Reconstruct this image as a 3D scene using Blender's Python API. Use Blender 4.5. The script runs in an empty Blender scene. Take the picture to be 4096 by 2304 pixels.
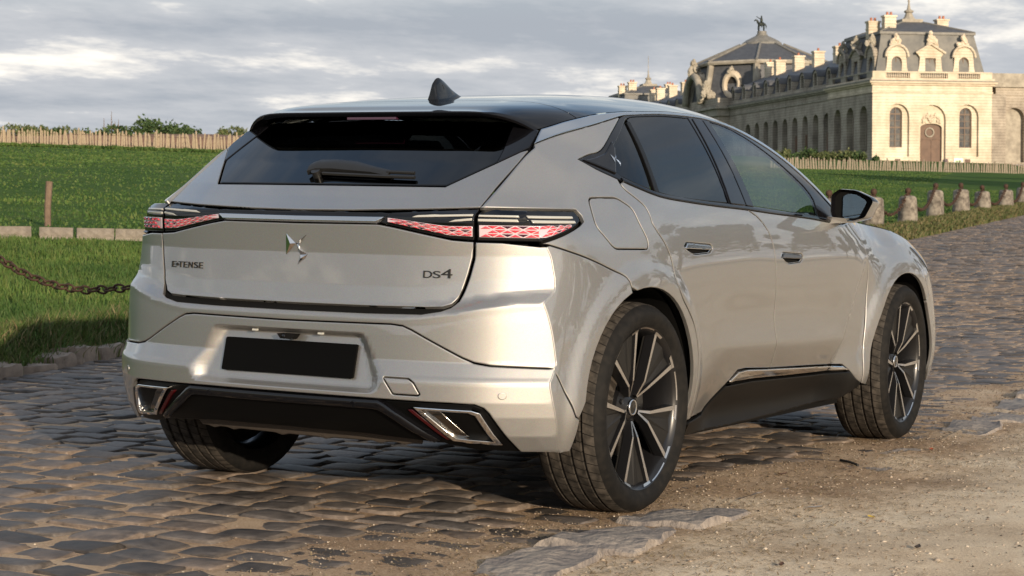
import bpy, bmesh, math, random
import numpy as np
from mathutils import Matrix, Vector
from mathutils.geometry import delaunay_2d_cdt

random.seed(7)
RNG = np.random.default_rng(11)
SC = bpy.context.scene
COL = SC.collection

# ------------------------------------------------------------------ camera, sky, sun, exposure
CAM_YAW, CAM_PITCH = 0.520851636, -0.0395884541
CAM_LOC = np.array([-5.78621397, -3.71088375, 0.994623177])


def axes(yaw, pitch, roll):
    c, s = math.cos(yaw), math.sin(yaw)
    fw = np.array([math.cos(pitch) * c, math.cos(pitch) * s, math.sin(pitch)])
    rt = np.array([s, -c, 0.0])
    up = np.cross(rt, fw)
    cr, sr = math.cos(roll), math.sin(roll)
    return rt * cr + up * sr, -rt * sr + up * cr, fw


def mat4(yaw, pitch, roll, loc):
    r, u, f = axes(yaw, pitch, roll)
    M = Matrix.Identity(4)
    for i in range(3):
        M[i][0], M[i][1], M[i][2], M[i][3] = r[i], u[i], -f[i], loc[i]
    return M


CAM_M = mat4(CAM_YAW, CAM_PITCH, 0.0, CAM_LOC)
cam_d = bpy.data.cameras.new('camera')
cam_d.sensor_width = 36.0
cam_d.lens = 68.2
cam_d.clip_start = 0.1
cam_d.clip_end = 6000
cam_d.dof.use_dof = True
cam_d.dof.focus_distance = 6.6
cam_d.dof.aperture_fstop = 15.0
cam = bpy.data.objects.new('camera', cam_d)
COL.objects.link(cam)
cam.matrix_world = CAM_M
SC.camera = cam

SUN_AZ = math.atan2(-0.80, -0.60)          # direction towards the sun in the ground plane
SUN_EL = math.radians(11.0)
sun_d = bpy.data.lights.new('sun', 'SUN')
sun_d.energy = 3.2
sun_d.angle = math.radians(0.6)
sun_d.color = (1.0, 0.82, 0.61)
sun = bpy.data.objects.new('sun', sun_d)
COL.objects.link(sun)
sdir = Vector((math.cos(SUN_AZ) * math.cos(SUN_EL), math.sin(SUN_AZ) * math.cos(SUN_EL), math.sin(SUN_EL)))
sun.rotation_euler = sdir.to_track_quat('Z', 'Y').to_euler()
sun.location = (-20, -30, 20)

world = bpy.data.worlds.new('World')
SC.world = world
world.use_nodes = True


def build_world():
    nt = world.node_tree
    nt.nodes.clear()
    N = nt.nodes.new
    out = N('ShaderNodeOutputWorld')
    bg = N('ShaderNodeBackground')
    bg.inputs['Strength'].default_value = 0.135
    sky = N('ShaderNodeTexSky')
    sky.sky_type = 'NISHITA'
    sky.sun_disc = False
    sky.sun_elevation = SUN_EL
    sky.sun_rotation = math.pi / 2 - SUN_AZ
    sky.air_density = 1.0
    sky.dust_density = 1.2
    sky.ozone_density = 1.5
    tc = N('ShaderNodeTexCoord')
    sep = N('ShaderNodeSeparateXYZ')
    nt.links.new(tc.outputs['Generated'], sep.inputs[0])

    def math_(op, a, b=None, clamp=False, c=None):
        m = N('ShaderNodeMath')
        m.operation = op
        m.use_clamp = clamp
        for i, v in enumerate((a, b, c)):
            if v is None:
                continue
            if isinstance(v, (int, float)):
                m.inputs[i].default_value = v
            else:
                nt.links.new(v, m.inputs[i])
        return m.outputs[0]
    # cloud deck: direction projected on a flat layer so that clouds flatten towards the horizon
    zc = math_('MAXIMUM', sep.outputs['Z'], 0.0)
    den = math_('ADD', zc, 0.095)
    px = math_('DIVIDE', sep.outputs['X'], den)
    py = math_('DIVIDE', sep.outputs['Y'], den)
    comb = N('ShaderNodeCombineXYZ')
    nt.links.new(px, comb.inputs[0])
    nt.links.new(py, comb.inputs[1])
    mp = N('ShaderNodeMapping')
    mp.inputs['Rotation'].default_value = (0, 0, math.radians(-32))
    mp.inputs['Scale'].default_value = (0.62, 0.80, 1.0)
    mp.inputs['Location'].default_value = (CLOUD_OFF[0], CLOUD_OFF[1], CLOUD_OFF[2])
    nt.links.new(comb.outputs[0], mp.inputs[0])
    n1 = N('ShaderNodeTexNoise')
    n1.inputs['Scale'].default_value = 0.85
    n1.inputs['Detail'].default_value = 7.0
    n1.inputs['Roughness'].default_value = 0.58
    n1.inputs['Distortion'].default_value = 0.25
    nt.links.new(mp.outputs[0], n1.inputs['Vector'])
    n2 = N('ShaderNodeTexNoise')
    n2.inputs['Scale'].default_value = 1.75
    n2.inputs['Detail'].default_value = 6.0
    n2.inputs['Roughness'].default_value = 0.64
    nt.links.new(mp.outputs[0], n2.inputs['Vector'])
    cov = N('ShaderNodeValToRGB')          # how much cloud covers the blue
    cov.color_ramp.elements[0].position = 0.43
    cov.color_ramp.elements[1].position = 0.56
    nt.links.new(n1.outputs['Fac'], cov.inputs[0])
    shade = N('ShaderNodeValToRGB')        # sunlit cloud flanks to grey cloud bases
    cr = shade.color_ramp
    cr.elements[0].position = 0.40
    cr.elements[0].color = (4.7, 4.45, 4.05, 1)
    cr.elements[1].position = 0.60
    cr.elements[1].color = (1.75, 1.90, 2.12, 1)
    e = cr.elements.new(0.48)
    e.color = (2.45, 2.52, 2.65, 1)
    mixn = math_('ADD', math_('MULTIPLY', n2.outputs['Fac'], 0.55), math_('MULTIPLY', n1.outputs['Fac'], 0.45))
    nt.links.new(mixn, shade.inputs[0])
    mix = N('ShaderNodeMix')
    mix.data_type = 'RGBA'
    # seen edge-on, the deck closes up towards the horizon
    veil = math_('SUBTRACT', 1.25, math_('MULTIPLY', zc, 2.6), clamp=True)
    nt.links.new(math_('MAXIMUM', math_('MULTIPLY_ADD', cov.outputs[0], 0.85, c=0.08), math_('MULTIPLY', veil, 1.0)), mix.inputs['Factor'])
    nt.links.new(sky.outputs[0], mix.inputs['A'])
    nt.links.new(shade.outputs[0], mix.inputs['B'])
    nt.links.new(mix.outputs['Result'], bg.inputs['Color'])
    nt.links.new(bg.outputs[0], out.inputs[0])


CLOUD_OFF = (3.1, 7.7, 0.0)
build_world()
vs = SC.view_settings
vs.view_transform = 'Standard'
vs.look = 'None'
vs.exposure = 0.86
vs.gamma = 1.0
SC.cycles.max_bounces = 8
SC.cycles.transparent_max_bounces = 12
SC.cycles.use_denoising = True
SC.cycles.caustics_reflective = False
SC.cycles.caustics_refractive = False

# car placed on the slightly tilted verge of the road
CAR_M = CAM_M @ mat4(0.520851636, -0.0395884541, 0.0201276937, (-5.78621397, -3.71088375, 0.994623177)).inverted()


# ------------------------------------------------------------------ helpers
def link(o, parent=None):
    COL.objects.link(o)
    if parent is not None:
        o.parent = parent
    return o


def empty(name, parent=None, loc=(0, 0, 0)):
    o = bpy.data.objects.new(name, None)
    o.empty_display_size = 0.2
    o.location = loc
    return link(o, parent)


def tag(o, label, cat, group=None, kind=None):
    if label:
        o['label'] = label
    if cat:
        o['category'] = cat
    if group:
        o['group'] = group
    if kind:
        o['kind'] = kind
    return o


def make_mesh(name, V, F, mat=None, smooth=True, normals=None, sharp=None):
    me = bpy.data.meshes.new(name)
    me.from_pydata([tuple(v) for v in V], [], [tuple(f) for f in F])
    if mat is not None:
        for m in (mat if isinstance(mat, (list, tuple)) else [mat]):
            me.materials.append(m)
    if smooth:
        me.shade_smooth()
        if sharp is not None:
            me.set_sharp_from_angle(angle=math.radians(sharp))
    if normals is not None:
        me.normals_split_custom_set_from_vertices([tuple(n) for n in normals])
    me.update()
    return me


def mesh_obj(name, V, F, mat, parent=None, smooth=True, normals=None, sharp=None, loc=None):
    o = bpy.data.objects.new(name, make_mesh(name, V, F, mat, smooth, normals, sharp))
    if loc is not None:
        o.location = loc
    return link(o, parent)


class MB:
    """collects simple shapes into one mesh"""
    def __init__(s):
        s.V, s.F, s.mi = [], [], []

    def add(s, V, F, mi=0):
        n = len(s.V)
        s.V += [tuple(v) for v in V]
        s.F += [tuple(i + n for i in f) for f in F]
        s.mi += [mi] * len(F)
        return s

    def box(s, c, d, mi=0, M=None, taper=1.0):
        x, y, z = d[0] / 2, d[1] / 2, d[2] / 2
        t = taper
        P = [(-x, -y, -z), (x, -y, -z), (x, y, -z), (-x, y, -z), (-x * t, -y * t, z), (x * t, -y * t, z), (x * t, y * t, z), (-x * t, y * t, z)]
        if M is not None:
            P = [M @ Vector(p) for p in P]
        P = [(p[0] + c[0], p[1] + c[1], p[2] + c[2]) for p in P]
        return s.add(P, [(3, 2, 1, 0), (4, 5, 6, 7), (0, 1, 5, 4), (1, 2, 6, 5), (2, 3, 7, 6), (3, 0, 4, 7)], mi)

    def b2(s, lo, hi, mi=0):
        return s.box([(a + b) / 2 for a, b in zip(lo, hi)], [b - a for a, b in zip(lo, hi)], mi)

    def tube(s, pts, r, n=8, mi=0, cap=True):
        pts = [Vector(p) for p in pts]
        rr = r if isinstance(r, (list, tuple)) else [r] * len(pts)
        V, F = [], []
        a = None
        for i, p in enumerate(pts):
            d = (pts[min(i + 1, len(pts) - 1)] - pts[max(i - 1, 0)]).normalized()
            if a is None:
                a = d.orthogonal().normalized()
            a = (a - d * a.dot(d)).normalized()
            b = d.cross(a)
            for k in range(n):
                t = 2 * math.pi * k / n
                V.append(p + (a * math.cos(t) + b * math.sin(t)) * rr[i])
        for i in range(len(pts) - 1):
            for k in range(n):
                k2 = (k + 1) % n
                F.append((i * n + k, i * n + k2, (i + 1) * n + k2, (i + 1) * n + k))
        if cap:
            F.append(tuple(range(n - 1, -1, -1)))
            F.append(tuple((len(pts) - 1) * n + k for k in range(n)))
        return s.add(V, F, mi)

    def lathe(s, prof, n=24, mi=0, c=(0, 0, 0), arc=None, M=None):
        """prof: (r, z) pairs around z"""
        V, F = [], []
        closed = arc is None
        m = n if closed else n + 1
        for k in range(m):
            t = 2 * math.pi * k / n if closed else arc[0] + (arc[1] - arc[0]) * k / n
            for r, z in prof:
                V.append(Vector((r * math.cos(t), r * math.sin(t), z)))
        if M is not None:
            V = [M @ v for v in V]
        V = [(v[0] + c[0], v[1] + c[1], v[2] + c[2]) for v in V]
        p = len(prof)
        for k in range(n):
            k2 = (k + 1) % m
            for i in range(p - 1):
                F.append((k * p + i, k2 * p + i, k2 * p + i + 1, k * p + i + 1))
        return s.add(V, F, mi)

    def prism(s, poly, lo, hi, ax=2, mi=0):
        """2-D polygon (ccw) extruded along axis ax from lo to hi; poly runs in the other two axes in order"""
        n = len(poly)

        def P(p, h):
            q = list(p)
            q.insert(ax, h)
            return tuple(q)
        V = [P(p, lo) for p in poly] + [P(p, hi) for p in poly]
        F = [tuple(range(n - 1, -1, -1)), tuple(range(n, 2 * n))] + [(i, (i + 1) % n, n + (i + 1) % n, n + i) for i in range(n)]
        if ax == 1:
            F = [tuple(reversed(f)) for f in F]
        return s.add(V, F, mi)

    def mesh(s, name, mats, smooth=False, sharp=None):
        me = make_mesh(name, s.V, s.F, mats, smooth, None, sharp)
        if any(s.mi):
            me.polygons.foreach_set('material_index', s.mi)
        return me

    def obj(s, name, mats, parent=None, smooth=False, sharp=None, loc=None):
        o = bpy.data.objects.new(name, s.mesh(name, mats, smooth, sharp))
        if loc is not None:
            o.location = loc
        return link(o, parent)


# ------------------------------------------------------------------ materials
MATS = {}


def mat(name, color=(0.5, 0.5, 0.5), rough=0.5, metal=0.0, coat=0.0, spec=0.5, emit=None, coat_rough=0.03, noise=None, bump=None, alpha=None, sheen=0.0):
    """noise=(scale, amount, colour2) mottles the colour; bump=(scale, strength, distance)"""
    if name in MATS:
        return MATS[name]
    m = bpy.data.materials.new(name)
    m.use_nodes = True
    nt = m.node_tree
    b = nt.nodes['Principled BSDF']
    b.inputs['Base Color'].default_value = (*color, 1)
    b.inputs['Roughness'].default_value = rough
    b.inputs['Metallic'].default_value = metal
    b.inputs['Coat Weight'].default_value = coat
    b.inputs['Coat Roughness'].default_value = coat_rough
    b.inputs['Specular IOR Level'].default_value = spec
    if emit:
        b.inputs['Emission Color'].default_value = (*emit[0], 1)
        b.inputs['Emission Strength'].default_value = emit[1]
    tc = None
    if noise or bump:
        tc = nt.nodes.new('ShaderNodeTexCoord')
    if noise:
        n = nt.nodes.new('ShaderNodeTexNoise')
        n.inputs['Scale'].default_value = noise[0]
        n.inputs['Detail'].default_value = 8
        n.inputs['Roughness'].default_value = 0.65
        nt.links.new(tc.outputs['Object'], n.inputs['Vector'])
        r = nt.nodes.new('ShaderNodeValToRGB')
        r.color_ramp.elements[0].position = 0.5 - noise[1]
        r.color_ramp.elements[1].position = 0.5 + noise[1]
        r.color_ramp.elements[0].color = (*color, 1)
        r.color_ramp.elements[1].color = (*noise[2], 1)
        nt.links.new(n.outputs['Fac'], r.inputs[0])
        nt.links.new(r.outputs[0], b.inputs['Base Color'])
    if bump:
        n = nt.nodes.new('ShaderNodeTexNoise')
        n.inputs['Scale'].default_value = bump[0]
        n.inputs['Detail'].default_value = 6
        nt.links.new(tc.outputs['Object'], n.inputs['Vector'])
        bp = nt.nodes.new('ShaderNodeBump')
        bp.inputs['Strength'].default_value = bump[1]
        bp.inputs['Distance'].default_value = bump[2]
        nt.links.new(n.outputs['Fac'], bp.inputs['Height'])
        nt.links.new(bp.outputs[0], b.inputs['Normal'])
    MATS[name] = m
    return m


def glass_mat(name, tint, refl=1.0, ior=1.5):
    """thin automotive glass: tinted see-through plus a mirror-like surface reflection"""
    m = bpy.data.materials.new(name)
    m.use_nodes = True
    nt = m.node_tree
    nt.nodes.clear()
    out = nt.nodes.new('ShaderNodeOutputMaterial')
    mix = nt.nodes.new('ShaderNodeMixShader')
    fr = nt.nodes.new('ShaderNodeFresnel')
    fr.inputs['IOR'].default_value = ior
    tr = nt.nodes.new('ShaderNodeBsdfTransparent')
    tr.inputs[0].default_value = (*tint, 1)
    gl = nt.nodes.new('ShaderNodeBsdfGlossy')
    gl.inputs['Roughness'].default_value = 0.01
    gl.inputs['Color'].default_value = (refl, refl, refl, 1)
    ge = nt.nodes.new('ShaderNodeNewGeometry')       # same reflectance from both faces of the thin pane
    mr = nt.nodes.new('ShaderNodeMapRange')
    mr.inputs['To Min'].default_value = ior
    mr.inputs['To Max'].default_value = 1.0 / ior
    nt.links.new(ge.outputs['Backfacing'], mr.inputs[0])
    nt.links.new(mr.outputs[0], fr.inputs['IOR'])
    nt.links.new(fr.outputs[0], mix.inputs[0])
    nt.links.new(tr.outputs[0], mix.inputs[1])
    nt.links.new(gl.outputs[0], mix.inputs[2])
    nt.links.new(mix.outputs[0], out.inputs[0])
    MATS[name] = m
    return m


def paint_mat():
    m = bpy.data.materials.new('pearl_paint')
    m.use_nodes = True
    nt = m.node_tree
    b = nt.nodes['Principled BSDF']
    b.inputs['Base Color'].default_value = (0.345, 0.338, 0.326, 1)
    b.inputs['Metallic'].default_value = 0.90
    b.inputs['Roughness'].default_value = 0.54
    b.inputs['Coat Weight'].default_value = 1.0
    b.inputs['Coat Roughness'].default_value = 0.015
    b.inputs['Coat IOR'].default_value = 1.85
    tc = nt.nodes.new('ShaderNodeTexCoord')
    v = nt.nodes.new('ShaderNodeTexVoronoi')      # metal flakes
    v.inputs['Scale'].default_value = 900
    nt.links.new(tc.outputs['Object'], v.inputs['Vector'])
    mx = nt.nodes.new('ShaderNodeMix')
    mx.data_type = 'RGBA'
    mx.inputs['Factor'].default_value = 0.10
    mx.inputs['A'].default_value = (0.345, 0.338, 0.326, 1)
    nt.links.new(v.outputs['Color'], mx.inputs['B'])
    nt.links.new(mx.outputs['Result'], b.inputs['Base Color'])
    MATS['paint'] = m
    return m


PAINT = paint_mat()
GLOSSBLACK = mat('gloss_black', (0.004, 0.004, 0.005), 0.04, spec=0.5)
SATINBLACK = mat('satin_black_plastic', (0.0045, 0.0045, 0.0045), 0.42, spec=0.2, bump=(300, 0.05, 0.001))
MATTBLACK = mat('matt_black', (0.006, 0.006, 0.006), 0.85, spec=0.1)
CHROME = mat('chrome', (0.78, 0.78, 0.78), 0.05, metal=1.0)
BRIGHTTRIM = mat('satin_bright_trim', (0.62, 0.63, 0.64), 0.18, metal=1.0)
DARKCHROME = mat('dark_chrome', (0.20, 0.19, 0.18), 0.12, metal=1.0)
GLASSDARK = glass_mat('privacy_glass', (0.025, 0.027, 0.03))
GLASSREAR = glass_mat('rear_screen_glass', (0.012, 0.013, 0.014))
GLASSCLEAR = glass_mat('clear_side_glass', (0.62, 0.70, 0.68))
MIRRORGLASS = mat('mirror_glass', (0.70, 0.80, 0.82), 0.02, metal=1.0)
RUBBER = mat('tyre_rubber', (0.016, 0.015, 0.014), 0.75, spec=0.3, noise=(28, 0.16, (0.055, 0.042, 0.032)))
INTERIOR = mat('interior_dark_fabric', (0.02, 0.02, 0.021), 0.8)
# ---- car surfaces (car frame: x forward from rear axle, y left, z up). S(x,z)=half width ; B(y,z)=rear x ; T(x,y)=roof z
SIDE_PTS = [
# x, z, y
(-.40,.20,.845),(0,.20,.85),(.4,.20,.825),(.95,.20,.815),(1.5,.20,.815),(2.1,.20,.825),(2.675,.20,.85),(3.1,.20,.84),(3.4,.20,.75),
(-.45,.35,.885),(-.25,.35,.893),(0,.35,.90),(.4,.35,.876),(.95,.35,.866),(1.5,.35,.866),(2.1,.35,.872),(2.675,.35,.898),(3.1,.35,.885),(3.4,.35,.79),(3.5,.35,.70),
(-.535,.5,.862),(-.3,.5,.898),(0,.5,.913),(.4,.5,.897),(.95,.5,.887),(1.5,.5,.887),(2.1,.5,.891),(2.675,.5,.903),(3.1,.5,.885),(3.4,.5,.79),(3.5,.5,.70),
(-.538,.65,.848),(-.3,.65,.893),(0,.65,.914),(.4,.65,.902),(.95,.65,.893),(1.5,.65,.892),(2.1,.65,.893),(2.675,.65,.903),(3.1,.65,.875),(3.4,.65,.77),(3.5,.65,.68),
(-.53,.8,.822),(-.3,.8,.878),(0,.8,.905),(.4,.8,.906),(.95,.8,.900),(1.5,.8,.897),(2.1,.8,.893),(2.675,.8,.888),(3.1,.8,.845),(3.4,.8,.71),
(-.525,.9,.80),(-.3,.9,.858),(0,.9,.888),(.4,.9,.895),(.95,.9,.892),(1.5,.9,.888),(2.1,.9,.878),(2.675,.9,.845),(3.1,.9,.76),
(-.27,.97,.822),(0,.98,.860),(.4,.98,.874),(.95,.98,.873),(1.5,.98,.868),(2.1,.97,.84),(2.6,.97,.74),
(-.545,.935,.785),(-.545,.97,.762),(-.616,1.005,.62),(-.545,1.005,.700),(-.47,1.005,.748),(-.545,1.05,.62),(-.42,1.05,.72),(-.25,1.05,.778),(0,1.06,.815),(.4,1.06,.835),(.95,1.05,.842),(1.5,1.05,.835),(2.1,1.05,.80),
(-.466,1.1,.62),(-.36,1.13,.66),(-.388,1.15,.62),(-.2,1.15,.717),(0,1.15,.757),
(-.31,1.20,.615),(-.15,1.22,.648),(0,1.22,.703),(.4,1.22,.742),(.95,1.22,.755),(1.5,1.22,.745),(2.0,1.22,.70),
(0,1.30,.640),(.4,1.32,.668),(.95,1.32,.687),(1.5,1.32,.672),
(-.15,1.30,.585),(0.1,1.38,.585),(.4,1.40,.60),(.95,1.42,.61),(1.5,1.40,.605),
]
class RBF:
    def __init__(s,pts,sx,sz,lam=1e-4):
        P=np.array(pts,float); s.c=P[:,:2]*[sx,sz]; s.sc=np.array([sx,sz]); n=len(P)
        r=np.linalg.norm(s.c[:,None]-s.c[None],axis=2)
        K=r**3+lam*np.eye(n); A=np.zeros((n+3,n+3)); A[:n,:n]=K
        Q=np.c_[np.ones(n),s.c]; A[:n,n:]=Q; A[n:,:n]=Q.T
        s.w=np.linalg.solve(A,np.r_[P[:,2],0,0,0])
    def __call__(s,a,b):
        a=np.asarray(a,float); sh=a.shape
        q=np.stack([a.ravel(),np.asarray(b,float).ravel()],1)*s.sc
        r=np.sqrt(((q[:,None]-s.c[None])**2).sum(2))
        n=len(s.c); return ((r**3)@s.w[:n]+s.w[n]+q@s.w[n+1:]).reshape(sh)
_S0=RBF(SIDE_PTS,.6,1.0,2e-4)
def sstep(a,b,t):
    t=np.clip((t-a)/(b-a),0,1); return t*t*(3-2*t)
def softneg(t,w):   # ~min(t,0) smoothed
    return .5*(t-np.sqrt(t*t+w*w))
def door_crease_z(x): return .515-.022*(x-.8)
def S(x,z):
    x=np.asarray(x,float); z=np.asarray(z,float)
    y=_S0(x,z)
    # lower door facet: crease at about z=.5, body tucks in below and a shallow scoop above
    m=sstep(.45,.80,x)*(1-sstep(1.82,2.08,x))
    zc=door_crease_z(x)
    y=y+m*(  .25*softneg(z-zc,.006))*sstep(.15,.30,z)
    y=y-m*.009*np.exp(-((z-(zc+.11))/.085)**2)*(1+0*x)
    y=y+m*.002*np.exp(-((z-zc)/.03)**2)
    # diagonal facet at the front of the front door
    xc=1.90+(z-.46)*.66
    y=y-.030*sstep(0,.09,x-xc)*(1-sstep(2.20,2.36,x))*sstep(.30,.46,z)*(1-sstep(.66,.86,z))
    # wheel arch lips
    for xc in (0.0,2.675):
        r=np.sqrt((x-xc)**2+(z-.335)**2)
        y=y+.014*(1-sstep(.455,.52,r))
    # shoulder line over the doors (soft)
    return y
_zk=np.array([.18,.22,.25,.30,.36,.405,.455,.466,.474,.482,.524,.60,.633,.648,.656,.664,.687,.70,.75,.85,.945,.953,.97,.982,.99,1.0,1.03,1.07,1.15,1.25,1.34])
_xk=np.array([-.62,-.69,-.735,-.77,-.793,-.803,-.8055,-.805,-.801,-.795,-.773,-.772,-.771,-.7715,-.771,-.762,-.735,-.727,-.719,-.713,-.719,-.719,-.719,-.715,-.700,-.684,-.637,-.578,-.445,-.29,-.16])
_zi=np.array([.18,.405,.421,.428,.438,.457,.567,.590,.597,.604,.61,1.4])
_xi=np.array([.0,0,-.790,-.772,-.762,-.757,-.7315,-.728,-.738,-.768,0,0])
def x0(z): return np.interp(z,_zk,_xk)
_yk=np.array([0,.1,.2,.3,.4,.5,.6,.7,.8,.86,.92]); _dk=np.array([0,.0015,.0055,.012,.022,.040,.068,.112,.185,.24,.31])
# cubic through the plan curve
def _nat(xk,yk):
    n=len(xk); h=np.diff(xk); A=np.zeros((n,n)); r=np.zeros(n); A[0,0]=A[-1,-1]=1
    A[0,0]=2*h[0];A[0,1]=h[0]; r[0]=6*((yk[1]-yk[0])/h[0]-0)
    for i in range(1,n-1):
        A[i,i-1]=h[i-1];A[i,i]=2*(h[i-1]+h[i]);A[i,i+1]=h[i]; r[i]=6*((yk[i+1]-yk[i])/h[i]-(yk[i]-yk[i-1])/h[i-1])
    M=np.linalg.solve(A,r)
    def f(x):
        x=np.asarray(x,float); i=np.clip(np.searchsorted(xk,x)-1,0,n-2); a=xk[i+1]-x; b=x-xk[i]; hh=h[i]
        return M[i]*a**3/6/hh+M[i+1]*b**3/6/hh+(yk[i]/hh-M[i]*hh/6)*a+(yk[i+1]/hh-M[i+1]*hh/6)*b
    return f
D=_nat(_yk,_dk)
def B(y,z):
    y=np.abs(np.asarray(y,float)); z=np.asarray(z,float)
    # the bumper crease climbs towards the corners
    w=sstep(.53,.66,z)*(1-sstep(.74,.88,z))
    zz=z-.058*sstep(.40,.86,y)*w
    x=x0(zz)+D(y)
    # number-plate recess with slanted side walls
    yi=np.interp(z,[.42,.60],[.328,.258]); yo=np.interp(z,[.42,.435,.47,.52,.60],[.345,.372,.392,.348,.300])
    t=1-sstep(0,1,(y-yi)/np.maximum(yo-yi,.01))
    inr=(z>.4205)&(z<.604)
    xin=np.interp(z,_zi[2:10],_xi[2:10])+.35*D(y)
    d=np.where(inr,np.maximum(xin-x,0),0)
    return x+t*d
def corner_curve(zs):
    lo=np.full(len(zs),.55); hi=np.full(len(zs),.95)
    for _ in range(40):
        m=.5*(lo+hi); g=S(B(m,zs),zs)-m
        lo=np.where(g>0,m,lo); hi=np.where(g>0,hi,m)
    return .5*(lo+hi)


# ------------------------------------------------------------------ car
def arr(p):
    return np.array(p, float)


def densify(poly, h, closed=True):
    P = arr(poly)
    out = []
    n = len(P)
    for i in range(n if closed else n - 1):
        a, b = P[i], P[(i + 1) % n]
        k = max(1, int(math.ceil(np.linalg.norm(b - a) / h)))
        for j in range(k):
            out.append(a + (b - a) * j / k)
    if not closed:
        out.append(P[-1])
    return arr(out)


def smooth_line(pts, h):
    """Catmull-Rom through the points"""
    P = arr(pts)
    P = np.vstack([2 * P[0] - P[1], P, 2 * P[-1] - P[-2]])
    out = []
    for i in range(1, len(P) - 2):
        a, b, c, d = P[i - 1], P[i], P[i + 1], P[i + 2]
        k = max(1, int(math.ceil(np.linalg.norm(c - b) / h)))
        for j in range(k):
            t = j / k
            out.append(.5 * ((2 * b) + (c - a) * t + (2 * a - 5 * b + 4 * c - d) * t * t + (-a + 3 * b - 3 * c + d) * t ** 3))
    out.append(P[-2])
    return arr(out)


def round_corners(poly, r, n=4):
    P = arr(poly)
    out = []
    m = len(P)
    rr = r if isinstance(r, (list, tuple)) else [r] * m
    for i in range(m):
        a, b, c = P[i - 1], P[i], P[(i + 1) % m]
        u, v = a - b, c - b
        lu, lv = np.linalg.norm(u), np.linalg.norm(v)
        k = min(rr[i], lu * .45, lv * .45)
        if k <= 1e-6:
            out.append(b)
            continue
        p, q = b + u / lu * k, b + v / lv * k
        for j in range(n + 1):
            t = j / n
            out.append((1 - t) ** 2 * p + 2 * t * (1 - t) * b + t * t * q)
    return arr(out)


def area2(P):
    x, y = P[:, 0], P[:, 1]
    return .5 * np.sum(x * np.roll(y, -1) - np.roll(x, -1) * y)


def offset_in(P, d):
    """move a ccw ring inwards by d (scalar or per vertex)"""
    a, b = np.roll(P, 1, 0), np.roll(P, -1, 0)

    def nrm(e):
        l = np.linalg.norm(e, axis=1, keepdims=True)
        e = e / np.maximum(l, 1e-9)
        return np.c_[-e[:, 1], e[:, 0]]
    n1, n2 = nrm(P - a), nrm(b - P)
    m = n1 + n2
    L = np.linalg.norm(m, axis=1, keepdims=True)
    m = m / np.maximum(L, .3)
    k = np.clip((m * n1).sum(1, keepdims=True), .5, 1)
    return P + m / k * (d[:, None] if isinstance(d, np.ndarray) else d)


def inside(P, Q):
    x, y = Q[:, 0], Q[:, 1]
    r = np.zeros(len(Q), bool)
    for i in range(len(P)):
        (x1, y1), (x2, y2) = P[i - 1], P[i]
        if y1 == y2:
            continue
        c = ((y1 > y) != (y2 > y)) & (x < (x2 - x1) * (y - y1) / (y2 - y1) + x1)
        r ^= c
    return r


def edge_dist(P, Q):
    d = np.full(len(Q), 1e9)
    for i in range(len(P)):
        a, b = P[i - 1], P[i]
        ab = b - a
        t = np.clip(((Q - a) @ ab) / max(ab @ ab, 1e-12), 0, 1)
        d = np.minimum(d, np.linalg.norm(Q - a - t[:, None] * ab, axis=1))
    return d


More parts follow.
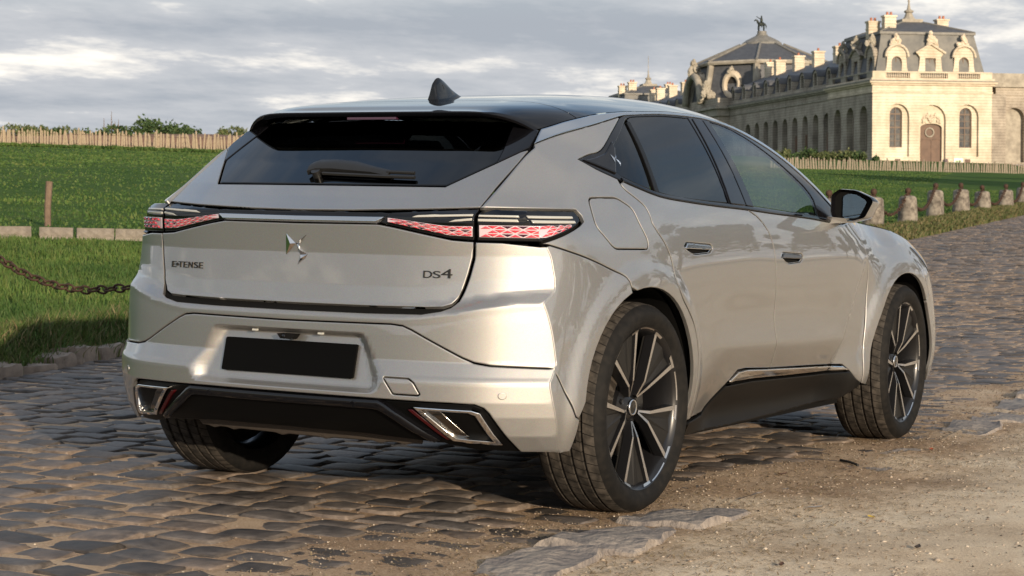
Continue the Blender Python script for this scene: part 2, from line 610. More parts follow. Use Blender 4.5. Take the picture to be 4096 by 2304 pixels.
def panel_mesh(outline, lift, out_dir, h=.02, holes=(), gap=.0025, bevel=.0035, drop=.0018, flange=.012, us=None, vs_=None, nogap=None, eps=.003):
    """sheet-metal panel: outline in the surface's own two coordinates, rounded-over edge and a turned-in flange"""
    rings = []
    for i, poly in enumerate([outline, *holes]):
        P = densify(poly, h)
        if area2(P) < 0:
            P = P[::-1]
        if i > 0:
            P = P[::-1]
        g = np.full(len(P), gap)
        if nogap is not None:
            g[nogap(P)] = 0.0
        rings.append((offset_in(P, g), offset_in(P, g + bevel)))
    pts, con, kind = [], [], []
    for O, I in rings:
        for ring, k in ((O, 1), (I, 0)):
            n0 = len(pts)
            pts += [tuple(p) for p in ring]
            kind += [k] * len(ring)
            con += [(n0 + i, n0 + (i + 1) % len(ring)) for i in range(len(ring))]
    O0 = rings[0][0]
    lo, hi = O0.min(0), O0.max(0)
    gu = np.arange(lo[0] + h * .5, hi[0], h) if us is None else arr([u for u in us if lo[0] < u < hi[0]])
    gv = np.arange(lo[1] + h * .5, hi[1], h) if vs_ is None else arr([v for v in vs_ if lo[1] < v < hi[1]])
    G = arr(np.meshgrid(gu, gv, indexing='ij')).reshape(2, -1).T
    ok = inside(rings[0][1], G)
    for O, I in rings[1:]:
        ok &= ~inside(I, G)
    G = G[ok]
    dmin = np.full(len(G), 1e9)
    for O, I in rings:
        dmin = np.minimum(dmin, edge_dist(I, G))
    G = G[dmin > h * .22]
    pts += [tuple(p) for p in G]
    kind += [0] * len(G)
    vo, eo, fo, ov, oe, of = delaunay_2d_cdt([Vector(p) for p in pts], con, [], 0, 1e-5)
    P2 = arr([tuple(v) for v in vo])
    kd = arr([max([kind[j] for j in o], default=0) for o in ov])
    cen = arr([P2[list(f)].mean(0) for f in fo])
    keep = inside(rings[0][0], cen)
    for O, I in rings[1:]:
        keep &= ~inside(O, cen)
    F = [tuple(f) for f, k in zip(fo, keep) if k]
    P3 = lift(P2[:, 0], P2[:, 1])
    du = lift(P2[:, 0] + eps, P2[:, 1]) - lift(P2[:, 0] - eps, P2[:, 1])
    dv = lift(P2[:, 0], P2[:, 1] + eps) - lift(P2[:, 0], P2[:, 1] - eps)
    Nn = np.cross(du, dv)
    Nn /= np.maximum(np.linalg.norm(Nn, axis=1, keepdims=True), 1e-12)
    if np.mean(Nn @ arr(out_dir)) < 0:
        Nn = -Nn
    # consistent facing
    f0 = np.array(F, int)
    fn = np.cross(P3[f0[:, 1]] - P3[f0[:, 0]], P3[f0[:, 2]] - P3[f0[:, 0]])
    flip = (fn * Nn[f0[:, 0]]).sum(1) < 0
    F = [tuple(reversed(f)) if fl else f for f, fl in zip(F, flip)]
    # boundary
    cnt = {}
    for f in F:
        for i in range(3):
            a, b = f[i], f[(i + 1) % 3]
            cnt[(a, b)] = cnt.get((a, b), 0) + 1
    bd = [(a, b) for (a, b) in cnt if (b, a) not in cnt]
    outw = np.zeros_like(P3)
    for a, b in bd:
        e = P3[b] - P3[a]
        o = np.cross(e, Nn[a])
        o /= max(np.linalg.norm(o), 1e-9)
        outw[a] += o
        outw[b] += o
    ol = np.linalg.norm(outw, axis=1, keepdims=True)
    outw = np.where(ol > 1e-6, outw / np.maximum(ol, 1e-9), 0)
    isb = ol[:, 0] > 1e-6
    N2 = Nn + outw * .9
    N2 /= np.linalg.norm(N2, axis=1, keepdims=True)
    V = P3 - Nn * (isb * drop)[:, None]
    bi = sorted({i for e in bd for i in e})
    m1 = {v: len(V) + k for k, v in enumerate(bi)}
    m2 = {v: len(V) + len(bi) + k for k, v in enumerate(bi)}
    V = np.vstack([V, V[bi], V[bi] - Nn[bi] * flange])
    NN = np.vstack([N2, outw[bi], outw[bi]])
    F += [(m1[b], m1[a], m2[a], m2[b]) for a, b in bd]
    return V, F, NN


def mirror_y(m):
    V, F, N = m
    s = arr([1, -1, 1])
    return V * s, [tuple(reversed(f)) for f in F], N * s


def join(*ms):
    V, F, N, n = [], [], [], 0
    for v, f, k in ms:
        V.append(v)
        N.append(k)
        F += [tuple(i + n for i in q) for q in f]
        n += len(v)
    return np.vstack(V), F, np.vstack(N)


def put(name, m, material, parent):
    return mesh_obj(name, m[0], m[1], material, parent, normals=m[2])


def side_lift(off=0.0):
    return lambda x, z: np.stack([x, -(S(x, z) + off), z], -1)


def rear_lift(off=0.0):
    return lambda y, z: np.stack([B(y, z) - off, y, z], -1)


def both(name, outline, material, parent, off=0.0, **kw):
    """a right-hand side panel and its mirrored twin on the left"""
    m = panel_mesh(outline, side_lift(off), (0, -1, 0), **kw)
    pr, pl = parent if isinstance(parent, (list, tuple)) else (parent, parent)
    return [put(name, m, material, pr), put(name, mirror_y(m), material, pl)]


def sym(half):
    """right half outline (|y|, z) from the centre line round to the centre line -> full closed outline"""
    H = arr(half)
    R_ = np.c_[-H[:, 0], H[:, 1]]
    L_ = H[::-1]
    L_ = L_[(L_[:, 0] > 1e-6)]
    return np.vstack([R_, L_])


def build_car():
    car = empty('hatchback_car')
    car.matrix_world = CAR_M
    tag(car, 'pearl beige hatchback car with black roof parked on the cobbles', 'car')

    # ---- shared boundary lines (x, z) on the side
    dlo_low = [(-.131, 1.170), (-.083, 1.142), (-.014, 1.117), (.08, 1.088), (.229, 1.056), (.425, 1.041), (.663, 1.029), (.95, 1.018), (1.185, 1.007), (1.423, .997), (1.6, .988), (1.80, .974), (1.93, .968)]
    dlo_rear = [(-.131, 1.170), (-.06, 1.188), (.013, 1.204), (.135, 1.266), (.283, 1.332)]
    strip_low = [(-.285, 1.211), (-.227, 1.228), (-.076, 1.265), (.079, 1.297), (.283, 1.334), (.366, 1.342), (.52, 1.353), (.65, 1.359), (.85, 1.361), (1.01, 1.356), (1.22, 1.331), (1.4, 1.288), (1.55, 1.235), (1.65, 1.185), (1.745, 1.125), (1.844, 1.055), (1.96, .972)]
    strip_up = [(-.215, 1.262), (-.133, 1.282), (-.042, 1.304), (.123, 1.333), (.324, 1.356), (.5, 1.369), (.65, 1.377), (.79, 1.380), (.94, 1.377), (1.154, 1.362), (1.357, 1.330), (1.53, 1.276), (1.67, 1.21), (1.774, 1.148), (1.912, 1.056), (2.02, .980)]
    lz_ = lambda x: np.interp(x, [p[0] for p in strip_low], [p[1] for p in strip_low])
    strip_up = [(x, lz_(x) + (z - lz_(x)) * float(np.interp(x, [.1, .5, 1.9], [1.0, .62, .62]))) for x, z in strip_up]
    SL, SU = smooth_line(strip_low, .03), smooth_line(strip_up, .03)
    DL, DR = smooth_line(dlo_low, .03), smooth_line(dlo_rear, .02)
    dcut = smooth_line([(.012, 1.112), (.006, 1.095), (.02, 1.072), (.059, 1.046), (.094, 1.018), (.100, .985), (.097, .966), (.113, .939), (.147, .902), (.177, .858), (.197, .808), (.210, .755), (.248, .708), (.304, .665), (.365, .610), (.410, .531), (.432, .443), (.437, .36), (.440, .27)], .02)
    bcut = smooth_line([(.95, 1.018), (1.028, .987), (1.085, .946), (1.118, .898), (1.135, .842), (1.148, .775), (1.164, .695), (1.172, .63), (1.180, .568), (1.196, .505), (1.215, .407)], .02)
    fcut = smooth_line([(2.06, .985), (2.13, .945), (2.178, .906), (2.196, .878), (2.225, .83), (2.240, .78), (2.248, .698), (2.240, .603), (2.222, .509), (2.211, .439), (2.203, .369), (2.205, .282)], .02)
    zs = np.linspace(.244, .898, 50)
    ey = corner_curve(zs)
    ex = B(ey, zs)
    E = np.c_[ex, zs]                                   # corner edge as (x, z)
    Ey = np.c_[ey, zs]                                  # as (|y|, z)

    def between(curve, k, lo, hi):
        return curve[(curve[:, k] >= lo - 1e-9) & (curve[:, k] <= hi + 1e-9)]

    def arch(cx, a0, a1, r=.408, cz=.343, n=30):
        return arr([(cx + r * math.cos(t), cz + r * math.sin(t)) for t in np.linspace(math.radians(a0), math.radians(a1), n)])
    AR = arch(-.008, 172, -12)                          # rear arch from back to front
    qline = smooth_line([(-.527, .896), (-.437, .873), (-.333, .847), (-.235, .818), (-.150, .788), (-.122, .735)], .02)
    bline = smooth_line([(-.545, .512), (-.512, .455), (-.480, .395), (-.462, .358), (-.446, .350)], .02)

    on_corner = lambda P: np.array([np.min(np.linalg.norm(E - p, axis=1)) < .012 for p in P])
    on_corner_r = lambda P: np.array([np.min(np.linalg.norm(Ey * [1, 1] - [abs(p[0]), p[1]], axis=1)) < .012 for p in P])

    # ---- quarter panel with fuel flap
    fuel = round_corners([(-.214, 1.043), (-.060, 1.046), (.006, 1.012), (.010, .965), (.036, .905), (.026, .877), (-.180, .879), (-.243, .950), (-.230, .995)], .022)
    lamp_top = [(-.308, 1.003), (-.45, 1.004), (-.614, 1.004)]
    czz = np.linspace(1.004, 1.205, 24)
    lo_, hi_ = np.full(24, -.75), np.full(24, -.15)
    for _ in range(40):
        md_ = .5 * (lo_ + hi_)
        g_ = S(md_, czz) < .6235
        lo_, hi_ = np.where(g_, md_, lo_), np.where(g_, hi_, md_)
    gate_cut_x = np.c_[.5 * (lo_ + hi_), czz]
    quarter = np.vstack([
        gate_cut_x, between(SL, 0, -.28, .28), DR[::-1][1:], between(DL, 0, -.12, .012)[1:], dcut[1:],
        AR[(AR[:, 0] > -.115)][::-1][0:], qline[::-1][1:], arr([(-.527, .899), (-.335, .954), (-.300, .968), (-.296, .985), (-.308, 1.003), (-.45, 1.004)])])
    qm = panel_mesh(quarter, side_lift(), (0, -1, 0), h=.018, holes=[fuel])
    quarters = [put('quarter_panel', m, PAINT, car) for m in (qm, mirror_y(qm))]
    both('fuel_flap', fuel, PAINT, quarters, h=.018)

    # ---- doors
    sill_t = [(.44, .262), (.70, .272), (.835, .368), (.895, .418), (.963, .421), (1.215, .409), (1.70, .389), (2.01, .375), (2.075, .345), (2.205, .290)]
    st = lambda a, b: arr([p for p in sill_t if a < p[0] < b])
    rdoor = np.vstack([between(DL, 0, .012, .95), bcut, st(.44, 1.215)[::-1], dcut[::-1][:-1]])
    hr = round_corners([(.300, .884), (.322, .899), (.536, .890), (.550, .877), (.523, .862), (.385, .857), (.345, .864)], .008)
    hf = round_corners([(1.197, .842), (1.218, .856), (1.417, .848), (1.432, .835), (1.404, .818), (1.283, .813), (1.243, .821)], .008)
    rdoors = both('door', rdoor, PAINT, car, h=.016, holes=[hr])
    fdoor = np.vstack([between(DL, 0, .95, 1.93), arr([(2.055, .978)]), fcut, st(1.215, 2.205)[::-1], bcut[::-1][:-1]])
    fdoors = both('door', fdoor, PAINT, car, h=.016, holes=[hf])
    for hh, dd_ in ((hr, rdoors), (hf, fdoors)):
        c = hh.mean(0)
        both('handle_cup', c + (hh - c) * 1.06, MATTBLACK, dd_, off=-.018, h=.02, gap=0, bevel=.001, flange=.002)
        up = arr([p for p in hh if p[1] > c[1] - .012])
        x0_, x1_ = hh[:, 0].min() + .004, hh[:, 0].max() - .004
        blade = [(x0_ + .006, c[1] + .002), (x1_ - .004, c[1] - .004), (x1_ - .006, c[1] + .010), (x0_ + .026, c[1] + .0195)]
        both('door_handle', blade, BRIGHTTRIM if hh is hr else DARKCHROME, dd_, off=.001, h=.02, gap=0, bevel=.003, flange=.014)  # front handle: dark reflection put in as a darker metal
        both('handle_rim', c + (hh - c) * 1.0, CHROME, dd_, off=-.004, h=.02, holes=[c + (hh - c) * .90], gap=0, bevel=.001, flange=.004)

    # ---- front fender, bonnet, nose
    AF = arch(2.672, 190, -8)
    ftop = smooth_line([(2.06, .985), (2.25, .985), (2.42, .978), (2.62, .962), (2.80, .934), (2.98, .895), (3.12, .855)], .03)
    fender = np.vstack([ftop, arr([(3.08, .76), (3.02, .67), (2.975, .615)]), AF[(AF[:, 0] > 2.27) & (AF[:, 1] > .30) & ~((AF[:, 0] > 2.9) & (AF[:, 1] < .615))][::-1], arr([(2.262, .272)]), fcut[::-1]])
    both('fender', fender, PAINT, car, h=.02)
    nz = np.linspace(.22, .86, 40)
    NX = lambda y, z: 3.545 - .085 * np.clip((z - .45) / .4, 0, 1) ** 2 - .06 * np.clip((.38 - z) / .18, 0, 1) ** 2 - .25 * np.abs(y) ** 2.2
    lo, hi = np.full(40, .5), np.full(40, .98)
    for _ in range(40):
        mdl = .5 * (lo + hi)
        g = S(NX(mdl, nz), nz) - mdl
        lo, hi = np.where(g > 0, mdl, lo), np.where(g > 0, hi, mdl)
    ny = .5 * (lo + hi)
    nose_lift = lambda y, z: np.stack([NX(y, z), y, z], -1)
    nhalf = np.vstack([arr([(0, .22)]), np.c_[ny, nz], arr([(0, .86)])])
    nR = sym(nhalf)
    front_side = np.vstack([np.c_[NX(ny, nz), nz], arr([(3.12, .855), (3.08, .76), (3.02, .67), (2.975, .615)]), AF[(AF[:, 0] > 2.9) & (AF[:, 1] < .615)], arr([(3.11, .235)])])
    fs = panel_mesh(front_side, side_lift(), (0, -1, 0), h=.025, nogap=lambda P: np.array([min(np.linalg.norm(np.c_[NX(ny, nz), nz] - p, axis=1)) < .015 for p in P]))
    put('front_bumper', join(fs, mirror_y(fs), panel_mesh(nR, nose_lift, (1, 0, 0), h=.03, gap=0)), PAINT, car)
    hl = round_corners([(2.86, .868), (3.02, .858), (3.13, .835), (3.175, .78), (3.15, .745), (3.02, .80)], .01)
    both('headlamp', hl, GLOSSBLACK, car, off=.004, h=.02, gap=0)
    # bonnet between the fender tops
    V, F = [], []
    bx = np.linspace(2.06, 3.40, 28)
    ft = ftop[np.argsort(ftop[:, 0])]
    for xx in bx:
        ze = np.interp(xx, ft[:, 0], ft[:, 1]) if xx < 3.12 else .855 - (xx - 3.12) * .25
        ye = float(S(arr([xx]), arr([ze]))[0]) - .004
        ye = min(ye, .85)
        zc_ = np.interp(xx, [2.06, 2.4, 2.8, 3.1, 3.3, 3.40], [1.035, 1.022, .985, .94, .895, .862])
        for t in np.linspace(-1, 1, 25):
            V.append((xx + .04 * (1 - t * t) * (xx - 2.06) / 1.34, t * ye, ze + (max(zc_, ze) - ze) * (1 - abs(t) ** 2.4)))
    for i in range(27):
        for j in range(24):
            F.append((i * 25 + j, (i + 1) * 25 + j, (i + 1) * 25 + j + 1, i * 25 + j + 1))
    mesh_obj('bonnet', V, F, PAINT, car)

    # ---- sills: bright strip over black cladding
    clad = [(.455, .256), (.70, .266), (.838, .362), (1.07, .366), (1.35, .358), (1.76, .347), (2.075, .344), (2.20, .288), (2.19, .262), (2.05, .225), (1.2, .205), (.95, .203), (.50, .205)]
    both('sill_cladding', clad, SATINBLACK, car, off=.004, h=.02, bevel=.006)
    trim = [(.845, .372), (.900, .412), (.965, .4165), (1.21, .405), (1.70, .385), (2.005, .371), (2.065, .349), (1.76, .353), (1.35, .364), (1.07, .372)]
    both('sill_trim', trim, CHROME, car, off=.010, h=.02, bevel=.006, drop=.004)

    # ---- side glazing
    tri = [(-.124, 1.170), (-.04, 1.184), (.018, 1.198), (.104, 1.244), (.095, 1.215), (.010, 1.126)]
    both('pillar_cap', tri, GLOSSBLACK, quarters, off=.006, h=.015, bevel=.005)
    gl_low = [(.022, 1.127), (.108, 1.098), (.224, 1.073), (.322, 1.060), (.434, 1.052), (.614, 1.045), (.80, 1.040), (1.021, 1.032), (1.233, 1.022), (1.45, 1.010), (1.69, .995)]
    GL = smooth_line(gl_low, .03)
    gt = smooth_line([(.290, 1.318), (.356, 1.3335), (.512, 1.345), (.641, 1.3515), (.855, 1.353), (1.009, 1.349), (1.113, 1.340), (1.208, 1.323), (1.298, 1.299), (1.378, 1.270), (1.454, 1.237), (1.530, 1.198), (1.60, 1.155), (1.66, 1.112), (1.690, 1.065), (1.69, .995)], .03)
    gtop = lambda a, b: gt[(gt[:, 0] >= a) & (gt[:, 0] <= b) & (gt[:, 1] > 1.0)]
    glow = lambda a, b: GL[(GL[:, 0] >= a) & (GL[:, 0] <= b)]
    kw = dict(h=.025, gap=.001, bevel=.002, flange=.004)
    both('quarter_glass', np.vstack([glow(.03, .205), arr([(.285, 1.312), (.10, 1.222), (.024, 1.135)])]), GLASSDARK, rdoors, off=-.006, **kw)
    both('side_glass', np.vstack([glow(.235, .80), gtop(.34, .85)[::-1], arr([(.322, 1.322)])]), GLASSDARK, rdoors, off=-.006, **kw)
    fr = np.vstack([glow(1.02, 1.68), gtop(1.005, 1.69)[::-1]])
    both('side_glass', fr, GLASSCLEAR, fdoors, off=-.006, **kw)
    # black surround: everything between belt line and roof strip that is not glass
    sur = np.vstack([between(DL, 0, -.131, 1.93), arr([(1.945, .972)]), between(SL, 0, .286, 1.95)[::-1], DR[::-1][1:-1]])
    rdg = np.vstack([glow(.03, .80), gtop(.30, .85)[::-1], arr([(.10, 1.222), (.024, 1.135)])])
    both('window_surround', sur, GLOSSBLACK, car, off=-.002, h=.025, holes=[rdg, fr], gap=.0008, bevel=.003)
    both('window_divider', [(.209, 1.071), (.238, 1.069), (.326, 1.319), (.293, 1.312)], SATINBLACK, rdoors, off=.001, h=.03, gap=0, bevel=.003)
    both('pillar_trim', [(.948, 1.034), (1.016, 1.030), (1.000, 1.349), (.946, 1.353)], GLOSSBLACK, fdoors, off=.003, h=.03, gap=0, bevel=.003)
    both('pillar_trim', [(.806, 1.039), (.940, 1.034), (.938, 1.353), (.858, 1.355)], GLOSSBLACK, rdoors, off=.003, h=.03, gap=0, bevel=.003)
    both('belt_trim', np.vstack([between(DL, 0, .02, 1.79), between(DL, 0, .02, 1.79)[::-1] + arr([0, .013])]), GLOSSBLACK, car, off=.005, h=.03, gap=.0005, bevel=.003)
    both('roof_strip', np.vstack([between(SL, 0, -.28, 1.93), between(SU, 0, -.21, 1.98)[::-1]]), BRIGHTTRIM, car, off=.003, h=.03, gap=.001, bevel=.004)

    # ---- tail gate, lamps, rear bumper  (outlines as |y|, z)
    gate_edge = [(.620, .898), (.617, .85), (.607, .80), (.595, .755), (.583, .722), (.566, .703), (.540, .6945), (.48, .6905), (.30, .688), (0, .687)]
    rows = sorted(set(np.round(np.r_[np.arange(.20, 1.35, .012), _zk, _zi, _zk + .004, _zk - .004], 4)))
    gate_low = [(0, .944), (.300, .946), (.36, .937), (.552, .9015), (.60, .8985)] + gate_edge
    gate = put('tailgate', panel_mesh(sym(gate_low), rear_lift(), (-1, 0, 0), h=.018, vs_=rows), PAINT, car)
    cutz = np.linspace(1.004, 1.196, 8)
    gate_up = [(0, .986), (.20, .988), (.45, .996), (.60, 1.003)] + [(.618, z) for z in cutz] + [(.60, 1.190), (.553, 1.150), (.456, 1.069), (0, 1.0695)]
    put('tailgate_top', panel_mesh(sym(gate_up), rear_lift(), (-1, 0, 0), h=.012, vs_=[r for r in rows if r > .997], drop=.001, bevel=.002, flange=.004), PAINT, car)
    # black recess strip and chrome bar across the gate
    put('gate_strip', panel_mesh(sym([(0, .9455), (.305, .9475), (.345, .982), (0, .984)]), rear_lift(-.008), (-1, 0, 0), h=.02, gap=0), GLOSSBLACK, gate)
    bar_lift = lambda y, z: np.stack([B(y, z * 0 + .955) - .003 - (.970 - z) * .55, y, z], -1)
    put('chrome_bar', panel_mesh(sym([(0, .9535), (.303, .9545), (.328, .970), (0, .968)]), bar_lift, (-1, 0, 0), h=.02, gap=0, bevel=.004, drop=.003), BRIGHTTRIM, gate)
    put('gate_gap_shade', panel_mesh(sym([(0, .702), (.52, .706), (.575, .72), (.60, .70), (.58, .668), (.45, .662), (0, .660)]), rear_lift(-.022), (-1, 0, 0), h=.03, gap=0), MATTBLACK, car)  # black strip laid in as the shade of the gap below the gate
    bump_line = [(0, .633), (.39, .636), (.43, .632), (.46, .620), (.62, .540), (.655, .526), (.70, .519)]
    BL = np.vstack([arr(bump_line), arr([(ey[np.argmin(abs(zs - .512))], .512)])])
    bt = [(y, z - .0075 - .011 * (1 - float(sstep(.46, .585, np.array(y))))) for y, z in gate_edge[::-1]]
    bt = [(0, .6685)] + [(y + .004, z) for y, z in bt[1:-1]] + [(.6235, .897)]
    bu = np.vstack([arr(bt), arr([(.70, .8965)]), Ey[::-1][(Ey[::-1][:, 1] > .512) & (Ey[::-1][:, 1] < .897)], BL[::-1]])
    bus = np.vstack([E[(E[:, 1] > .512) & (E[:, 1] < .895)], qline[1:], AR[(AR[:, 0] <= -.125) & (AR[:, 1] > .352)][::-1], bline[::-1]])
    su = panel_mesh(bus, side_lift(), (0, -1, 0), h=.018, nogap=on_corner)
    put('bumper_upper', join(panel_mesh(sym(bu), rear_lift(), (-1, 0, 0), h=.018, vs_=rows, nogap=on_corner_r), su, mirror_y(su)), PAINT, car)
    tow = round_corners([(.385, .474), (.470, .473), (.488, .460), (.508, .425), (.502, .4205), (.420, .4215)], .006)
    towR = np.c_[-tow[:, 0], tow[:, 1]]
    bl = np.vstack([arr([(0, .405), (.30, .404), (.60, .401), (.672, .398), (.695, .388), (.708, .372), (.765, .247)]), Ey[Ey[:, 1] < .512], BL[::-1]])
    bls = np.vstack([E[E[:, 1] < .512][::-1], arr([(-.452, .246), (-.444, .30), (-.440, .348)]), bline[::-1][1:-1]])
    sl = panel_mesh(bls, side_lift(), (0, -1, 0), h=.016, nogap=on_corner)
    sens_hole = arr([(-.746 + .0105 * math.cos(t), .428 + .0105 * math.sin(t)) for t in np.linspace(0, 2 * math.pi, 16, endpoint=False)])
    lb = put('bumper_lower', join(panel_mesh(sym(bl), rear_lift(), (-1, 0, 0), h=.014, vs_=rows, holes=[towR], nogap=on_corner_r), sl, mirror_y(sl)), PAINT, car)
    put('tow_cover', panel_mesh(towR, rear_lift(), (-1, 0, 0), h=.02), PAINT, lb)

    def sensor(y, z, material, off):
        c = arr([(y + .011 * math.cos(t), z + .011 * math.sin(t)) for t in np.linspace(0, 2 * math.pi, 16, endpoint=False)])
        put('parking_sensor', panel_mesh(c, rear_lift(off), (-1, 0, 0), h=.01, gap=0, bevel=.002, drop=.001, flange=.006), material, lb)
    for s in (-1, 1):
        sensor(s * .746, .428, PAINT, .0035)
        sensor(s * .284, .383, GLOSSBLACK, .012)

    # ---- lower black valance, diffuser bar, exhaust trims
    blk = [(0, .402), (.66, .397), (.692, .385), (.757, .249), (.64, .252), (.55, .270), (.30, .285), (0, .288)]
    val = put('valance', panel_mesh(sym(blk), rear_lift(-.018), (-1, 0, 0), h=.03, gap=0), mat('valance_black', (.0018, .0018, .0018), .4, spec=.15), car)
    bar = [(0, .398), (.372, .398), (.392, .388), (.555, .276), (.520, .272), (.372, .366), (.350, .3705), (0, .3705)]
    put('diffuser_bar', panel_mesh(sym(bar), rear_lift(.012), (-1, 0, 0), h=.015, gap=0, bevel=.012, drop=.007, flange=.03), GLOSSBLACK, val)
    put('skid_plate', panel_mesh(sym([(0, .290), (.46, .288), (.44, .250), (0, .246)]), rear_lift(-.07), (-1, 0, 0), h=.03, gap=0, bevel=.01, drop=.006, flange=.05), mat('brownish_grey_plastic', (.06, .05, .042), .55, bump=(60, .6, .004)), car)  # brownish reflection put into the plate's base colour
    REDREF = mat('red_reflector', (.035, .002, .003), .25)
    for s in (-1, 1):
        O = arr([(s * .486, .384), (s * .662, .380), (s * .686, .372), (s * .728, .271), (s * .592, .279)])
        I = arr([(s * .512, .3755), (s * .652, .3725), (s * .672, .364), (s * .708, .281), (s * .604, .2875)])
        fr_ = panel_mesh(O, rear_lift(.004), (-1, 0, 0), h=.02, holes=[I], gap=0, bevel=.003, drop=.003, flange=.03)
        t = put('exhaust_trim', fr_, CHROME, car)
        put('exhaust_void', panel_mesh(I, rear_lift(-.045), (-1, 0, 0), h=.03, gap=-.004, bevel=.001), MATTBLACK, t)
        L_ = arr([(s * .512, .3755), (s * .560, .3748), (s * .636, .2955), (s * .604, .2875)])
        put('exhaust_wall', panel_mesh(L_, rear_lift(-.012), (-1, 0, 0), h=.02, gap=0, bevel=.002), DARKCHROME, t)
        put('reflector', panel_mesh(arr([(s * .462, .375), (s * .478, .375), (s * .585, .283), (s * .568, .283)]), rear_lift(-.006), (-1, 0, 0), h=.02, gap=0, bevel=.002), REDREF, val)

    # ---- lamps
    LAMPBLACK = GLOSSBLACK
    CLEARBAR = mat('lamp_clear_bar', (.40, .40, .37), .15, coat=1.0)
    RED1 = mat('lamp_red', (.66, .055, .080), .12, coat=1.0)
    RED2 = mat('lamp_red_deep', (.05, .012, .03), .10, coat=1.0)
    FRAME = mat('lamp_lattice', (.60, .50, .55), .15, metal=.2, coat=1.0)
    lg = [(.300, .951), (.345, .984), (.615, 1.000), (.616, .9025), (.552, .9055), (.50, .914)]
    zl = np.linspace(.902, .998, 12)
    yE = .800 - np.maximum(zl - .90, 0) * .55
    ls_rear = np.vstack([arr([(.626, .902)]), np.c_[yE, zl], arr([(.626, .999)])])
    xE = B(yE, zl)
    ls_side = np.vstack([np.c_[xE, zl][::-1], arr([(-.345, .953), (-.306, .968), (-.302, .985), (-.312, .999)])])
    lat_rear = lambda: None
    for s in (-1, 1):
        mir = (lambda m: m) if s < 0 else mirror_y
        sg = lambda P: np.c_[-arr(P)[:, 0], arr(P)[:, 1]]
        lamp = put('tail_lamp', join(mir(panel_mesh(sg(lg), rear_lift(-.010), (-1, 0, 0), h=.015, gap=0)),), LAMPBLACK, car)
        lamp2 = put('tail_lamp', join(mir(panel_mesh(sg(ls_rear), rear_lift(-.010), (-1, 0, 0), h=.015, gap=0)), mir(panel_mesh(ls_side, side_lift(-.010), (0, -1, 0), h=.015, gap=0))), LAMPBLACK, car)
        # clear horizontal bars
        for (a, b, z0, z1, dz) in ((.42, .612, .9695, .977, .008), (.54, .612, .957, .9645, .006)):
            put('clear_bar', mir(panel_mesh(sg([(a, z0), (b, z0 + dz), (b, z1 + dz), (a + .02, z1)]), rear_lift(-.004), (-1, 0, 0), h=.015, gap=0, bevel=.002)), CLEARBAR, lamp)
        for z0, z1 in ((.976, .983), (.961, .969)):
            put('clear_bar', mir(panel_mesh(sg([(.630, z0), (.742, z0), (.738, z1), (.630, z1)]), rear_lift(-.004), (-1, 0, 0), h=.015, gap=0, bevel=.002)), CLEARBAR, lamp2)
            put('clear_bar', mir(panel_mesh(arr([(-.53, z0), (-.345, z0), (-.345, z1), (-.53, z1)]), side_lift(-.004), (0, -1, 0), h=.015, gap=0, bevel=.002)), CLEARBAR, lamp2)

        def lattice(top, low, u0, u1, nu, nv, lift, od, holder, skew):
            """rows of small triangular facets set in a bright frame"""
            tops = lambda u: np.interp(u, *zip(*top))
            lows = lambda u: np.interp(u, *zip(*low))
            fp = [(u, lows(u)) for u in np.linspace(u0, u1, 9)] + [(u, tops(u)) for u in np.linspace(u1, u0, 9)]
            put('lamp_frame', mir(panel_mesh(arr(fp), lift(-.0075), od, h=.012, gap=0, bevel=.001, flange=.003)), FRAME, holder)
            for j in range(nv):
                for i in range(nu):
                    def P(a, b):
                        u = u0 + (u1 - u0) * min(max((a + skew * (b - .5)) / nu, 0), 1)
                        return (u, lows(u) + (tops(u) - lows(u)) * b / nv)
                    off_ = .5 * (j % 2)
                    for up_ in (0, 1):
                        T_ = [P(i + off_, j + .06), P(i + 1 + off_, j + .06), P(i + .5 + off_, j + .94)] if up_ == 0 else [P(i + .5 + off_, j + .94), P(i + 1 + off_, j + .06), P(i + 1.5 + off_, j + .94)]
                        T_ = arr(T_)
                        if abs(area2(T_)) < 2e-5:
                            continue
                        c = T_.mean(0)
                        T_ = c + (T_ - c) * .76
                        L3 = lift(-.0055)(T_[:, 0], T_[:, 1])
                        C3 = lift(-.001)(c[None, 0], c[None, 1])
                        V = np.vstack([L3, C3])
                        if s > 0:
                            V = V * arr([1, -1, 1])
                        rr = (i * 7 + j * 3 + up_ * 5) % 6
                        mesh_obj('lamp_facet', V, [(0, 1, 3), (1, 2, 3), (2, 0, 3)], RED2 if (rr < 2 and up_) else RED1, holder, smooth=False)
        rl = lambda off: (lambda y, z: rear_lift(off)(y, z))
        lattice([(-.612, .945), (-.53, .944), (-.34, .966)], [(-.612, .913), (-.545, .9155), (-.325, .955)], -.335, -.612, 7, 3, rl, (-1, 0, 0), lamp, 0)
        lattice([(-.792, .950), (-.63, .949)], [(-.792, .912), (-.63, .912)], -.632, -.792, 4, 3, rl, (-1, 0, 0), lamp2, 0)
        lattice([(-.55, .950), (-.345, .957), (-.33, .957)], [(-.55, .913), (-.505, .915), (-.365, .953)], -.528, -.372, 4, 3, side_lift, (0, -1, 0), lamp2, 0)
    # white line along the lower lamp edge is the lamp frame's own rim

    # ---- rear screen, black side blades, spoiler and roof
    put('rear_screen', panel_mesh(sym([(0, 1.0715), (.454, 1.0715), (.548, 1.150), (.535, 1.22), (.50, 1.29), (0, 1.30)]), rear_lift(-.003), (-1, 0, 0), h=.02, gap=0), GLASSREAR, car)
